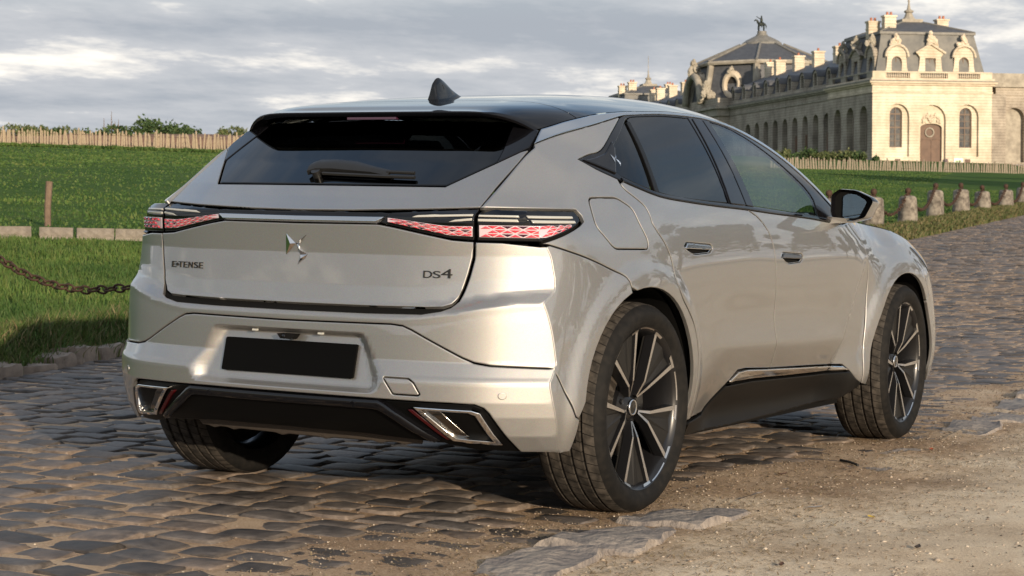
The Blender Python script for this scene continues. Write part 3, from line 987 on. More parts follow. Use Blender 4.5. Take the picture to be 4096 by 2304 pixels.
    put('screen_backing', panel_mesh(sym([(0, 1.060), (.45, 1.060), (.61, 1.17), (.60, 1.27), (0, 1.31)]), rear_lift(-.05), (-1, 0, 0), h=.05, gap=0, holes=[sym([(0, 1.095), (.40, 1.095), (.44, 1.15), (.41, 1.25), (0, 1.26)])]), MATTBLACK, car)
    for s in (-1, 1):
        bld = arr([(s * .552, 1.150), (s * .614, 1.203), (s * .600, 1.262), (s * .50, 1.302), (s * .512, 1.255), (s * .535, 1.20)])
        put('screen_blade', panel_mesh(bld, rear_lift(.004), (-1, 0, 0), h=.02, gap=.0005), GLOSSBLACK, car)

    su_ = SU[np.argsort(SU[:, 0])]
    zr = lambda x: np.interp(x, su_[:, 0], su_[:, 1])

    def yr(x):
        return S(arr([x]), arr([zr(x)]))[0] - .002
    xs = np.r_[np.linspace(-.21, 1.55, 60)]
    cz = lambda x: np.interp(x, [-.32, -.2, -.05, .07, .16, .3, .6, .9, 1.15, 1.35, 1.55], [1.322, 1.343, 1.366, 1.383, 1.395, 1.410, 1.436, 1.4505, 1.453, 1.448, 1.432])
    kx = [-.32, -.2, -.05, .07, .16, .3, .6, .9, 1.15, 1.35, 1.6]
    czs = _nat(arr(kx), arr([1.321, 1.344, 1.368, 1.385, 1.396, 1.411, 1.436, 1.4505, 1.4535, 1.448, 1.425]))

    pex = lambda x: np.interp(x, [-.32, -.1, .1, .6], [12.0, 8.0, 4.5, 2.7])

    def roof_grid(x0_, x1_, n, te=False):
        V, F = [], []
        m = 41
        for i, xx in enumerate(np.linspace(x0_, x1_, n)):
            y_, z_, c_ = float(yr(xx)), float(zr(xx)), float(czs(xx))
            for t in np.linspace(-1, 1, m):
                a = math.copysign(abs(t) ** .75, t)
                x2 = xx
                zz = z_ + (c_ - z_) * (1 - abs(a) ** pex(xx))
                V.append((x2, a * y_, zz))
        for i in range(n - 1):
            for j in range(m - 1):
                F.append((i * m + j, (i + 1) * m + j, (i + 1) * m + j + 1, i * m + j + 1))
        return V, F
    V, F = roof_grid(.005, 1.56, 60)
    mesh_obj('roof', V, F, GLOSSBLACK, car)
    # spoiler: roof extension with a real trailing edge and underside
    V, F = [], []
    m = 41
    te = []
    for t in np.linspace(-1, 1, m):
        a = math.copysign(abs(t) ** .75, t)
        # trailing edge position for this span station
        yy = abs(a)
        xt = -.318 + .035 * yy ** 2 + .075 * max(0, (yy - .80) / .2) ** 1.6
        te.append((a, xt))
    rows_ = 12
    for i in range(rows_):
        for a, xt in te:
            xx = 0.0 + (xt - 0.0) * i / (rows_ - 1)
            xq = max(xx, -.212)
            y_, z_, c_ = float(yr(xq)) if i else float(yr(0.0)), float(zr(xq)), float(czs(xx))
            if xx < -.212:
                z_ = z_ + (xx + .212) * .28
                y_ = y_ + (xx + .212) * .25
            V.append((xx, a * y_, z_ + (c_ - z_) * (1 - abs(a) ** pex(xx))))
    n0 = (rows_ - 1) * m
    for dz, dx in ((-.004, -.002), (-.013, .004), (-.021, .06), (-.006, .17)):
        for k, (a, xt) in enumerate(te):
            p = V[n0 + k]
            V.append((p[0] + dx, p[1] * (1 - .02 * (dx > .01)), p[2] + dz + (.02 if dx > .1 else 0) * 1.0))
    R_ = rows_ + 4
    for i in range(R_ - 1):
        for j in range(m - 1):
            F.append((i * m + j, i * m + j + 1, (i + 1) * m + j + 1, (i + 1) * m + j))
    mesh_obj('roof_spoiler', V, F, GLOSSBLACK, car, sharp=50)
    # high brake lamp bar under the spoiler edge
    mb = MB()
    mb.b2((-.300, -.10, 1.296), (-.285, .10, 1.304))
    mb.obj('high_brake_lamp', RED2, car)
    # shark fin aerial
    V, F = [], []
    top = smooth_line([(.084, .0), (.085, .030), (.087, .056), (.094, .070), (.110, .078), (.130, .077), (.165, .061), (.21, .034), (.255, .013), (.29, .0)], .008)
    secs = [(1.0, 0.0), (.86, .12), (.62, .40), (.42, .70), (.26, .90), (0, 1.0), (-.26, .90), (-.42, .70), (-.62, .40), (-.86, .12), (-1.0, 0.0)]
    for (x, hgt) in top:
        zb = float(czs(x)) - .004
        w = .023 * (1 - ((x - .13) / .20) ** 2) if x > .13 else .023
        for k, q in secs:
            V.append((x, k * max(w, .006), zb + max(hgt, 0) * q))
    ns = len(secs)
    for i in range(len(top) - 1):
        for j in range(ns - 1):
            F.append((i * ns + j, i * ns + j + 1, (i + 1) * ns + j + 1, (i + 1) * ns + j))
    mesh_obj('roof_aerial', V, F, GLOSSBLACK, car, sharp=60)

    # ---- windscreen
    V, F = [], []
    for i, t in enumerate(np.linspace(0, 1, 14)):
        ex_ = 1.56 + (2.00 - 1.56) * t
        ez = float(zr(ex_))
        ey_ = float(S(arr([ex_]), arr([ez]))[0]) - .004
        cx_ = 1.56 + (2.12 - 1.56) * t
        cz_ = 1.431 - .395 * t - .06 * math.sin(math.pi * t) * -.3
        for a in np.linspace(-1, 1, 17):
            V.append((ex_ + (cx_ - ex_) * (1 - a * a), a * ey_, ez + (cz_ - ez) * (1 - a * a)))
    for i in range(13):
        for j in range(16):
            F.append((i * 17 + j, (i + 1) * 17 + j, (i + 1) * 17 + j + 1, i * 17 + j + 1))
    mesh_obj('windscreen', V, F, GLASSCLEAR, car)

    # ---- hidden dark shell behind the panel gaps
    zz = np.linspace(.24, .99, 12)
    SH = MATTBLACK
    body_in = [(-.50, .26), (-.46, .40)] + [tuple(p) for p in arch(-.008, 172, 5, r=.430, n=18)] + [(.44, .24), (2.22, .24)] + [tuple(p) for p in arch(2.672, 176, 8, r=.430, n=18)] + [(3.10, .26), (3.16, .80), (2.8, .90), (2.06, .95), (.95, .99), (.25, 1.03), (-.08, 1.10), (-.25, 1.17), (-.36, 1.12), (-.50, .98)]
    both('inner_shell', body_in, SH, car, off=-.035, h=.06, gap=0)
    put('inner_shell', panel_mesh(sym([(0, .30), (.70, .30), (.74, .95), (.58, 1.05), (0, 1.05)]), rear_lift(-.075), (-1, 0, 0), h=.05, gap=0), SH, car)

    # ---- under-body and wheel housings
    ub = MB()
    ub.b2((-.62, -.46, .30), (.0, .46, .42))
    ub.b2((.40, -.74, .185), (2.27, .74, .26))
    ub.b2((-.0, -.46, .26), (.45, .46, .42))
    ub.b2((2.27, -.52, .20), (3.36, .52, .36))
    ub.obj('underbody', MATTBLACK, car)
    for cx in (-.008, 2.672):
        for s in (-1, 1):
            mb = MB()
            V, F = [], []
            n = 26
            for k in range(n + 1):
                t = math.radians(190) - math.radians(200) * k / n
                for yy in (s * .875, s * .52):
                    V.append((cx + .418 * math.cos(t), yy, .343 + .418 * math.sin(t)))
            for k in range(n):
                F.append((2 * k, 2 * k + 1, 2 * k + 3, 2 * k + 2))
            mb.add(V, F)
            V = [(cx + .42 * math.cos(2 * math.pi * k / 24), s * .52, max(.22, .343 + .42 * math.sin(2 * math.pi * k / 24))) for k in range(24)]
            mb.add(V, [tuple(range(24))])
            mb.obj('wheel_housing', MATTBLACK, car, smooth=True, sharp=50)
    build_cabin(car)
    build_details(car, gate, lb, quarters)
    for cx, s, steer, rot in ((0, -1, 0, 5.5), (0, 1, 0, 20), (2.675, -1, 2.5, 4.5), (2.675, 1, 2.5, 10)):
        build_wheel(car, cx, s, steer, rot)
    return car


def build_cabin(car):
    SEAT = mat('seat_leather', (.035, .033, .031), .55)
    f = MB()
    f.b2((-.35, -.74, .30), (2.2, .74, .36))
    f.obj('cabin_floor', MATTBLACK, car)
    for x, ys in ((1.05, (-.37, .37)), (.22, (-.42, 0, .42))):
        for y in ys:
            w = .25 if x > 1 else .22
            m = MB()
            def slab(pts, w, th):
                V, F = [], []
                for (px, pz, k) in pts:
                    for a in np.linspace(-1, 1, 7):
                        V.append((px - th * (1 - .5 * abs(a) ** 3), y + a * w * k, pz))
                    for a in np.linspace(1, -1, 7):
                        V.append((px + th * (1 - .4 * abs(a) ** 3), y + a * w * k, pz))
                n = 14
                for i in range(len(pts) - 1):
                    for j in range(n):
                        F.append((i * n + j, i * n + (j + 1) % n, (i + 1) * n + (j + 1) % n, (i + 1) * n + j))
                F.append(tuple(range(n)))
                F.append(tuple((len(pts) - 1) * n + j for j in range(n - 1, -1, -1)))
                m.add(V, F)
            slab([(x - .05, .50, .9), (x - .10, .70, 1.0), (x - .18, .92, .95), (x - .22, 1.04, .75)], w, .055)
            slab([(x - .225, 1.06, .42), (x - .225, 1.10, .5), (x - .235, 1.20, .48), (x - .24, 1.235, .36)], w, .045)
            m.b2((x - .1, y - w, .40), (x + .42, y + w, .54))
            m.obj('seat', SEAT, car, smooth=True, sharp=45)
    d = MB()
    d.prism([(1.68, .60), (2.15, .60), (2.15, 1.0), (1.95, 1.015), (1.74, .98), (1.66, .90)], -.72, .72, ax=1)
    d.obj('dashboard', INTERIOR, car)
    w = MB()
    M = Matrix.Rotation(math.radians(-65), 4, 'Y')
    w.lathe([(.175 + .014 * math.cos(t), .014 * math.sin(t)) for t in np.linspace(0, 2 * math.pi, 9)], 24, c=(1.58, .37, .93), M=M)
    w.box((1.585, .37, .93), (.12, .30, .03), M=M)
    w.obj('steering_wheel', INTERIOR, car, smooth=True, sharp=40)
    v = MB()
    v.b2((1.44, -.12, 1.30), (1.46, .12, 1.36))
    v.obj('rear_view_mirror', INTERIOR, car)
    hl = MB()
    hl.b2((.40, -.46, 1.345), (1.40, .46, 1.352))
    hl.obj('headliner', mat('headliner_cloth', (.22, .21, .20), .9), car)


def text_mesh(body, size, extrude, bevel=0.0, shear=0.0):
    cu = bpy.data.curves.new('lettering', 'FONT')
    cu.body = body
    cu.size = size
    cu.extrude = extrude
    cu.shear = shear
    cu.offset = bevel
    o = bpy.data.objects.new('lettering', cu)
    COL.objects.link(o)
    bpy.context.view_layer.update()
    dg = bpy.context.evaluated_depsgraph_get()
    me = bpy.data.meshes.new_from_object(o.evaluated_get(dg))
    V = arr([tuple(v.co) for v in me.vertices])
    F = [tuple(p.vertices) for p in me.polygons]
    bpy.data.objects.remove(o)
    bpy.data.meshes.remove(me)
    return V, F


def on_rear(V, F, y0, z0, off=.001):
    """lay flat lettering (x right, y up, z out) on the tail gate; text reads left to right seen from behind, i.e. towards -y"""
    y = y0 - V[:, 0]
    z = z0 + V[:, 1]
    return np.stack([B(y, z) - off - V[:, 2], y, z], -1), F


def build_details(car, gate, lb, quarters):
    # lettering
    def letters(txt, spots, size_h, zb, material, name):
        for ch, ya, yb in spots:
            V, F = text_mesh(ch, 1.0, .05)
            w = V[:, 0].max() - V[:, 0].min()
            h = V[:, 1].max() - V[:, 1].min()
            V[:, 0] = (V[:, 0] - V[:, 0].min()) / w * (ya - yb)
            V[:, 1] = (V[:, 1] - V[:, 1].min()) / h * size_h
            V[:, 2] = V[:, 2] * .05
            V2, F2 = on_rear(V, F, ya, zb)
            mesh_obj(name, V2, F2, material, gate, smooth=False)
    EM = mat('badge_metal', (.07, .063, .055), .3, metal=1.0)
    letters('', [('E', .556, .532), ('T', .520, .498), ('E', .493, .474), ('N', .468, .447), ('S', .441, .421), ('E', .415, .397)], .020, .7835, EM, 'badge_letter')
    V, F = text_mesh('·', 1.0, .05)
    mb = MB()
    mb.prism([(-.0055, 0), (0, -.0055), (.0055, 0), (0, .0055)], 0, .004)
    V2, F2 = on_rear(arr(mb.V), mb.F, .5265, .7935)
    mesh_obj('badge_dash', V2, F2, EM, gate, smooth=False)
    letters('', [('D', -.466, -.494), ('S', -.497, -.521)], .022, .782, EM, 'badge_letter')
    letters('', [('4', -.523, -.558)], .029, .7825, EM, 'badge_numeral')

    # emblem: two mirrored angular wings
    def emblem(parent, place, material):
        polys = [
            ([(-.042, .047), (-.007, .018), (-.003, .0155), (-.008, .012), (-.042, -.022)], .004),
            ([(-.003, .0155), (.040, .045), (.034, .038), (.010, .013), (-.001, .0125)], .004),
            ([(.001, .0135), (.012, .006), (.026, -.012), (.042, -.019), (.014, -.021), (.004, .002)], .004),
            ([(.014, -.021), (.042, -.019), (.030, -.034), (.004, -.053), (.017, -.034)], .004)]
        for P, hgt in polys:
            P = arr(P)
            if area2(P) < 0:
                P = P[::-1]
            n = len(P)
            c = P.mean(0)
            V = np.vstack([np.c_[P, np.zeros(n)], [[c[0], c[1], .009]]])
            F = [(i, (i + 1) % n, n) for i in range(n)]
            mesh_obj('emblem_wing', place(V), F, material, parent, smooth=False)
    emblem(gate, lambda V: on_rear(V, None, 0.0, .862)[0], CHROME)
    # small emblem on the window pillar cap

    def on_side(s):
        def f(V):
            x = .052 + (V[:, 0] * .36)
            z = 1.174 + V[:, 1] * .40
            # text reads rear to front on the right-hand side
            y = S(x, z) + .008 + V[:, 2] * .3
            return np.stack([x, s * y, z], -1)
        return f
    for s, q_ in zip((-1, 1), quarters):
        emblem(q_, on_side(s), CHROME)

    # number plate: plain black board in a thin edge
    PB = mat('plate_black', (.0015, .0015, .0015), .7, spec=.08)
    t = .23
    mb = MB()
    P = round_corners([(-.26, -.0545), (.26, -.0545), (.26, .0545), (-.26, .0545)], .007)
    V = [(-.749 + p[1] * math.sin(t) - .004, -p[0], .512 + p[1] * math.cos(t)) for p in P] + [(-.749 + p[1] * math.sin(t) + .004, -p[0], .512 + p[1] * math.cos(t)) for p in P]
    n = len(P)
    mb.add(V, [tuple(range(n)), tuple(range(2 * n - 1, n - 1, -1))] + [(i, n + i, n + (i + 1) % n, (i + 1) % n) for i in range(n)])
    pl = mb.obj('number_plate', PB, lb)
    # camera and two plate lamps at the recess ceiling
    cmb = MB()
    cmb.prism([(-.035, .588), (.035, .588), (.022, .572), (-.022, .572)], -.768, -.735, ax=0)
    cm = cmb.obj('reversing_camera', MATTBLACK, lb)
    l = MB()
    l.lathe([(0, -.004), (.006, -.003), (.008, 0), (.006, .003), (0, .004)], 12, c=(-.770, .006, .580), M=Matrix.Rotation(math.pi / 2, 4, 'Y'))
    l.obj('camera_lens', GLOSSBLACK, lb, smooth=True)
    for y in (.13, -.13):
        q = MB()
        q.b2((-.762, y - .009, .592), (-.752, y + .009, .598))
        q.obj('plate_lamp', mat('plate_lamp_lens', (.45, .45, .42), .2), lb)

    # rear wiper
    W = MB()

    def ow(y, z, o):
        return (float(B(y, z)) - o * .55, y, z + o * .83)
    body = [(.090, 1.112, .030), (.060, 1.117, .036), (.0, 1.119, .034), (-.08, 1.116, .030), (-.16, 1.108, .024), (-.23, 1.100, .018)]
    V, F = [], []
    for (y, z, hgt) in body:
        for dz, o in ((-.016, .006), (-.015, hgt * .7), (-.004, hgt), (.010, hgt * .9), (.014, .008)):
            V.append(ow(y, z + dz * (1.0 if y > -.1 else .6), o))
    for i in range(len(body) - 1):
        for j in range(4):
            F.append((i * 5 + j, i * 5 + j + 1, (i + 1) * 5 + j + 1, (i + 1) * 5 + j))
    F.append((0, 1, 2, 3, 4))
    F.append(tuple((len(body) - 1) * 5 + j for j in (4, 3, 2, 1, 0)))
    WP = mat('wiper_plastic', (.012, .012, .012), .35)
    wo = mesh_obj('wiper_arm', V, F, WP, car, sharp=50)
    bl = MB()
    bl.tube([ow(y, z, .010) for y, z in ((.03, 1.098), (-.10, 1.094), (-.22, 1.090), (-.333, 1.088))], .006, 6)
    bl.obj('wiper_blade', WP, wo)
    tp = MB()
    tp.tube([ow(y, z, .016) for y, z in ((-.22, 1.100), (-.325, 1.097))], .006, 6)
    tp.obj('wiper_tip', WP, wo)
    pv = MB()
    pv.tube([ow(.055, 1.098, -.01), ow(.055, 1.098, .022)], .016, 10)
    pv.obj('wiper_pivot', WP, wo, smooth=True, sharp=40)

    # door mirrors
    for s in (-1, 1):
        build_mirror(car, s)


def build_mirror(car, s):
    """housing seen from behind: a rounded trapezoid shell, glass facing back, foot on the belt line"""
    def Y(y):
        return s * y
    # outline in (y, z) of the rear opening; body swells forward
    out = round_corners([(.872, 1.010), (.874, 1.088), (.908, 1.112), (.979, 1.108), (1.044, 1.080), (1.056, 1.062), (1.021, .996), (.964, .981), (.890, .988)], .013, 5)
    c = out.mean(0)
    xb = 1.775
    rings = [(0, 1.0), (.012, 1.03), (.05, 1.02), (.10, .94), (.145, .74), (.165, .45)]
    V, F = [], []
    n = len(out)
    for dx, k in rings:
        for p in out:
            q = c + (p - c) * k
            V.append((xb + dx - .10 * (q[0] - .88) * .25, Y(q[0]), q[1] - .05 * dx))
    for i in range(len(rings) - 1):
        for j in range(n):
            f = (i * n + j, i * n + (j + 1) % n, (i + 1) * n + (j + 1) % n, (i + 1) * n + j)
            F.append(f if s < 0 else tuple(reversed(f)))
    F.append(tuple(range((len(rings) - 1) * n, len(rings) * n)))
    zcut = 1.062
    o = mesh_obj('mirror_housing', V, F, [PAINT, GLOSSBLACK], car, sharp=60)
    zs_ = [(V[f[0]][2] + V[f[2]][2]) / 2 for f in F]
    ys_ = [abs(V[f[0]][1]) for f in F]
    for p, z, y in zip(o.data.polygons, zs_, ys_):
        p.material_index = 1 if (z > 1.078 - .14 * (y - .95)) else 0
    # black bezel and glass set in
    V, F = [], []
    for dx, k in ((0, 1.0), (.012, .93), (.030, .90)):
        for p in out:
            q = c + (p - c) * k
            V.append((xb + dx - .10 * (q[0] - .88) * .25, Y(q[0]), q[1]))
    for i in range(2):
        for j in range(n):
            F.append((i * n + j, (i + 1) * n + j, (i + 1) * n + (j + 1) % n, i * n + (j + 1) % n))
    mesh_obj('mirror_bezel', V, F, GLOSSBLACK, o)
    g = round_corners([(.918, 1.000), (.918, 1.083), (.940, 1.094), (.978, 1.090), (1.015, 1.068), (1.020, 1.058), (.990, 1.000), (.965, .993), (.925, .994)], .010, 4)
    V = [(xb + .022 - .10 * (q[0] - .88) * .25, Y(q[0]), q[1]) for q in g]
    mesh_obj('mirror_glass', V, [tuple(range(len(g)))], MIRRORGLASS, o, smooth=False)
    V = [(xb + .028 - .10 * (q[0] - .88) * .25, Y(q[0]), q[1]) for q in (c + (out - c) * .93)]
    mesh_obj('mirror_backing', V, [tuple(range(n))], MATTBLACK, o, smooth=False)
    # foot
    mb = MB()
    P = [(xb + .00, .835, .968), (xb + .17, .835, .974), (xb + .12, .945, .976), (xb + .0, .945, .974),
         (xb - .01, .840, 1.000), (xb + .16, .840, 1.006), (xb + .11, .945, .996), (xb - .01, .945, .992)]
    mb.add([(a, Y(b), z) for a, b, z in P], [(0, 1, 2, 3), (7, 6, 5, 4), (0, 4, 5, 1), (1, 5, 6, 2), (2, 6, 7, 3), (3, 7, 4, 0)])
    mb.obj('mirror_foot', PAINT, o)


def build_wheel(car, cx, s, steer, rot):
    """wheel about its own axle (local y = axle, outer face towards -y for the right-hand side)"""
    w = empty('wheel', car, (cx, s * .905, .350))
    w.rotation_euler = (0, 0, math.radians(steer) + (0 if s < 0 else math.pi))
    T = lambda v: (v[0], v[2], v[1])
    # everything modelled with radius in x-z, depth d along +y (inwards), d=0 at the rim face
    R = .352
    prof = [(.262, .012), (.272, .004), (.283, -.006), (.300, -.013), (.318, -.014), (.331, -.006), (.341, .008)]
    tread0, tread1 = .014, .215
    prof += [(.3455, tread0)]
    d = tread0
    for g in (.052, .096, .140, .184):
        prof += [(.3512, g - .006), (.344, g - .0045), (.344, g + .0045), (.3512, g + .006)]
    prof += [(.3455, tread1), (.338, .226), (.320, .238), (.300, .238), (.28, .230), (.262, .222)]
    V, F = [], []
    n = 96
    for k in range(n):
        t = 2 * math.pi * k / n
        for r, dd in prof:
            V.append((r * math.cos(t), dd, r * math.sin(t)))
    p = len(prof)
    for k in range(n):
        k2 = (k + 1) % n
        for i in range(p - 1):
            F.append((k * p + i, k * p + i + 1, k2 * p + i + 1, k2 * p + i))
    tyre = mesh_obj('tyre', V, F, TYRE_MAT, w, sharp=35)
    # rim barrel
    ALU = mat('diamond_cut_alloy', (.72, .70, .68), .28, metal=1.0)
    BLK = mat('wheel_black', (.007, .007, .008), .32, coat=.15)
    BLADE = mat('wheel_blade_black', (.016, .0155, .015), .5, spec=.2)
    V, F = [], []
    bar = [(.272, .0025), (.262, .010), (.255, .020), (.248, .06), (.240, .12), (.245, .20), (.262, .222)]
    for k in range(n):
        t = 2 * math.pi * k / n
        for r, dd in bar:
            V.append((r * math.cos(t), dd, r * math.sin(t)))
    p = len(bar)
    for k in range(n):
        k2 = (k + 1) % n
        for i in range(p - 1):
            F.append((k * p + i, k2 * p + i, k2 * p + i + 1, k * p + i + 1))
    rim = mesh_obj('rim', V, F, BLK, w, sharp=40)
    rim.rotation_euler = (0, math.radians(rot), 0)

    def pol(r, a, dd):
        return (r * math.cos(a), dd, r * math.sin(a))
    hb = math.radians(21.3)
    for k in range(5):
        a0 = math.radians(-90 + 72 * k)
        # dark blade: faceted wedge
        prf = [(.050, .050, .32), (.105, .030, .62), (.262, .016, 1.0)]
        V, F = [], []
        for r, dd, q in prf:
            ha = hb * (.34 if r < .06 else (.60 if r < .2 else 1.0))
            for j, (u, e) in enumerate(((-1, 0), (-.5, .010), (0, .002 if r > .1 else 0), (.5, .010), (1, 0))):
                V.append(pol(r, a0 + ha * u, dd + e))
        m5 = 5
        for i in range(2):
            for j in range(4):
                F.append((i * m5 + j, (i + 1) * m5 + j, (i + 1) * m5 + j + 1, i * m5 + j + 1))
        nb = len(V)
        V += [(v[0], v[1] + .035, v[2]) for v in V[:nb]]
        for a, b in ((0, 5), (5, 10), (14, 9), (9, 4)):
            F.append((a, b, b + nb, a + nb))
        mesh_obj('wheel_blade', V, F, BLADE, rim, smooth=False)
        for u in (-1, 1):
            V = []
            for r, dd, ha, wd in ((.046, .044, .36, .0075), (.100, .026, .61, .011), (.264, .010, 1.0, .018)):
                aa = a0 + hb * ha * u
                th = wd / r
                V += [pol(r, aa, dd - .002), pol(r, aa - u * th * .9, dd - .002), pol(r, aa + u * .003 / r, dd + .030), pol(r, aa - u * th, dd + .012)]
            F = []
            for i in range(2):
                b = i * 4
                F += [(b, b + 1, b + 5, b + 4), (b, b + 4, b + 6, b + 2), (b + 1, b + 3, b + 7, b + 5)]
            o = mesh_obj('spoke_edge', V, F, [ALU, BLK], rim, smooth=False)
            for i, pg in enumerate(o.data.polygons):
                pg.material_index = 0 if i % 3 == 0 else 1
            # silver foot on the rim lip
            V = [pol(.2665, a0 + hb * u * f_, .004) for f_ in (1.0, .72, .48)] + [pol(.258, a0 + hb * u * f_, .008) for f_ in (1.0, .80, .54)]
            mesh_obj('rim_accent', V, [(0, 1, 4, 3), (1, 2, 5, 4)], ALU, rim, smooth=False)
        # silver line in the open gap of the lip
        ag = a0 + math.radians(36)
        V, F = [], []
        for i in range(7):
            t = ag + math.radians(-11 + 22 * i / 6)
            V += [pol(.2685, t, .0040), pol(.2650, t, .0065)]
        F = [(2 * i, 2 * i + 2, 2 * i + 3, 2 * i + 1) for i in range(6)]
        mesh_obj('rim_accent', V, F, ALU, rim, smooth=False)
        # wheel bolt
        mb = MB()
        a = a0 + math.radians(36)
        mb.lathe([(.0, -.004), (.009, -.004), (.011, .0), (.011, .02)], 6, c=(0, 0, 0), M=Matrix.Translation((.054 * math.cos(a), .058, .054 * math.sin(a))) @ Matrix.Rotation(-math.pi / 2, 4, 'X'))
        mb.obj('wheel_bolt', BLK, rim)
    hubm = MB()
    rotm = Matrix.Rotation(-math.pi / 2, 4, 'X')
    hubm.lathe([(0, .048), (.024, .048), (.030, .049), (.038, .054), (.075, .066), (.080, .09)], 30, M=rotm)
    hubm.obj('hub', BLK, rim, smooth=True, sharp=40)
    cap = MB()
    cap.lathe([(.022, .0405), (.0255, .038), (.0275, .043), (.028, .052)], 30, M=rotm)
    cap.obj('hub_ring', CHROME, rim, smooth=True)
    cd = MB()
    cd.lathe([(0, .0400), (.023, .0412)], 20, M=rotm)
    cd.obj('hub_cap', GLOSSBLACK, rim)
    # brake disc and caliper
    dm = MB()
    dm.lathe([(.06, .085), (.165, .085), (.165, .107), (.06, .107)], 40, M=rotm)
    dm.obj('brake_disc', mat('brake_steel', (.26, .25, .24), .35, metal=1.0), w, smooth=True, sharp=40)
    cm = MB()
    for t in np.linspace(math.radians(140), math.radians(200), 6):
        cm.box((.155 * math.cos(t), .085, .155 * math.sin(t)), (.06, .06, .05), M=Matrix.Rotation(-t, 4, 'Y'))
    cm.obj('brake_caliper', mat('caliper_iron', (.10, .085, .07), .5, metal=.6), w)
    bk = MB()
    bk.lathe([(.02, .15), (.20, .15), (.235, .15)], 30, M=rotm)
    bk.obj('brake_shield', MATTBLACK, w)


def tyre_mat():
    m = bpy.data.materials.new('tyre_tread_rubber')
    m.use_nodes = True
    nt = m.node_tree
    N = nt.nodes.new
    b = nt.nodes['Principled BSDF']
    b.inputs['Roughness'].default_value = .72
    b.inputs['Specular IOR Level'].default_value = .15
    tc = N('ShaderNodeTexCoord')
    sp = N('ShaderNodeSeparateXYZ')
    nt.links.new(tc.outputs['Object'], sp.inputs[0])

    def mth(op, a, b_=None):
        q = N('ShaderNodeMath')
        q.operation = op
        for i, v in enumerate((a, b_)):
            if v is None:
                continue
            if isinstance(v, (int, float)):
                q.inputs[i].default_value = v
            else:
                nt.links.new(v, q.inputs[i])
        return q.outputs[0]
    ang = mth('ARCTAN2', sp.outputs['Z'], sp.outputs['X'])
    ang2 = mth('ADD', ang, mth('MULTIPLY', sp.outputs['Y'], 0.9))
    fr = mth('FRACT', mth('MULTIPLY', ang2, 64 / (2 * math.pi)))
    sipe = mth('LESS_THAN', fr, 0.10)
    r = mth('SQRT', mth('ADD', mth('MULTIPLY', sp.outputs['X'], sp.outputs['X']), mth('MULTIPLY', sp.outputs['Z'], sp.outputs['Z'])))
    ontread = mth('GREATER_THAN', r, .343)
    sipe = mth('MULTIPLY', sipe, ontread)
    nz = N('ShaderNodeTexNoise')
    nz.inputs['Scale'].default_value = 34
    nz.inputs['Detail'].default_value = 7
    nt.links.new(tc.outputs['Object'], nz.inputs['Vector'])
    ramp = N('ShaderNodeValToRGB')
    ramp.color_ramp.elements[0].position = .36
    ramp.color_ramp.elements[1].position = .70
    ramp.color_ramp.elements[0].color = (.024, .0215, .019, 1)
    ramp.color_ramp.elements[1].color = (.070, .061, .052, 1)
    nt.links.new(nz.outputs['Fac'], ramp.inputs[0])
    side = N('ShaderNodeValToRGB')
    side.color_ramp.elements[0].position = .42
    side.color_ramp.elements[1].position = .85
    side.color_ramp.elements[0].color = (.008, .0078, .0076, 1)
    side.color_ramp.elements[1].color = (.018, .016, .014, 1)
    nt.links.new(nz.outputs['Fac'], side.inputs[0])
    mx = N('ShaderNodeMix')
    mx.data_type = 'RGBA'
    nt.links.new(ontread, mx.inputs['Factor'])
    nt.links.new(side.outputs[0], mx.inputs['A'])
    nt.links.new(ramp.outputs[0], mx.inputs['B'])
    mx2 = N('ShaderNodeMix')
    mx2.data_type = 'RGBA'
    nt.links.new(sipe, mx2.inputs['Factor'])
    nt.links.new(mx.outputs['Result'], mx2.inputs['A'])
    mx2.inputs['B'].default_value = (.008, .007, .006, 1)
    nt.links.new(mx2.outputs['Result'], b.inputs['Base Color'])
    bp_ = N('ShaderNodeBump')
    bp_.inputs['Strength'].default_value = .6
    bp_.inputs['Distance'].default_value = .004
    h = mth('SUBTRACT', mth('MULTIPLY', nz.outputs['Fac'], .4), sipe)
    nt.links.new(h, bp_.inputs['Height'])
    nt.links.new(bp_.outputs[0], b.inputs['Normal'])
    return m


TYRE_MAT = tyre_mat()
CAR = build_car()


# ------------------------------------------------------------------ terrain
_n = np.array(CAR_M.to_3x3() @ Vector((0, 0, 1)))
_p = np.array(CAR_M.translation)


def car_plane(x, y):
    return _p[2] - (_n[0] * (x - _p[0]) + _n[1] * (y - _p[1])) / _n[2]


KL = arr([(-400, -30), (-60, -6.0), (-12, -.6), (-6, 1.2), (-3, 2.2), (0, 3.35), (2.41, 4.36), (4.3, 5.0), (8, 5.45), (14, 5.6), (24.3, 6.15), (42, 8.8), (70, 14.5), (160, 40), (3000, 900)])
KR = arr([(-400, -36), (-60, -10), (-12, -2.2), (-6, -1.25), (-3, -1.02), (-1.28, -1.03), (0, -1.05), (2.2, -1.11), (4.84, -.88), (8, -.45), (14, .3), (24, 1.3), (42, 3.6), (70, 8.8), (160, 33), (3000, 890)])


def _curve(K):
    k = _nat(K[1:-1, 0], K[1:-1, 1])

    def f(x):
        x = np.asarray(x, float)
        r = np.interp(x, K[:, 0], K[:, 1])
        m = (x > -12) & (x < 70)
        return np.where(m, np.where(m, k(np.clip(x, -12, 70)), 0), r)
    return f


def _pch(K):
    return lambda x: np.interp(x, K[:, 0], K[:, 1])


_kx = np.linspace(-14, 72, 400)


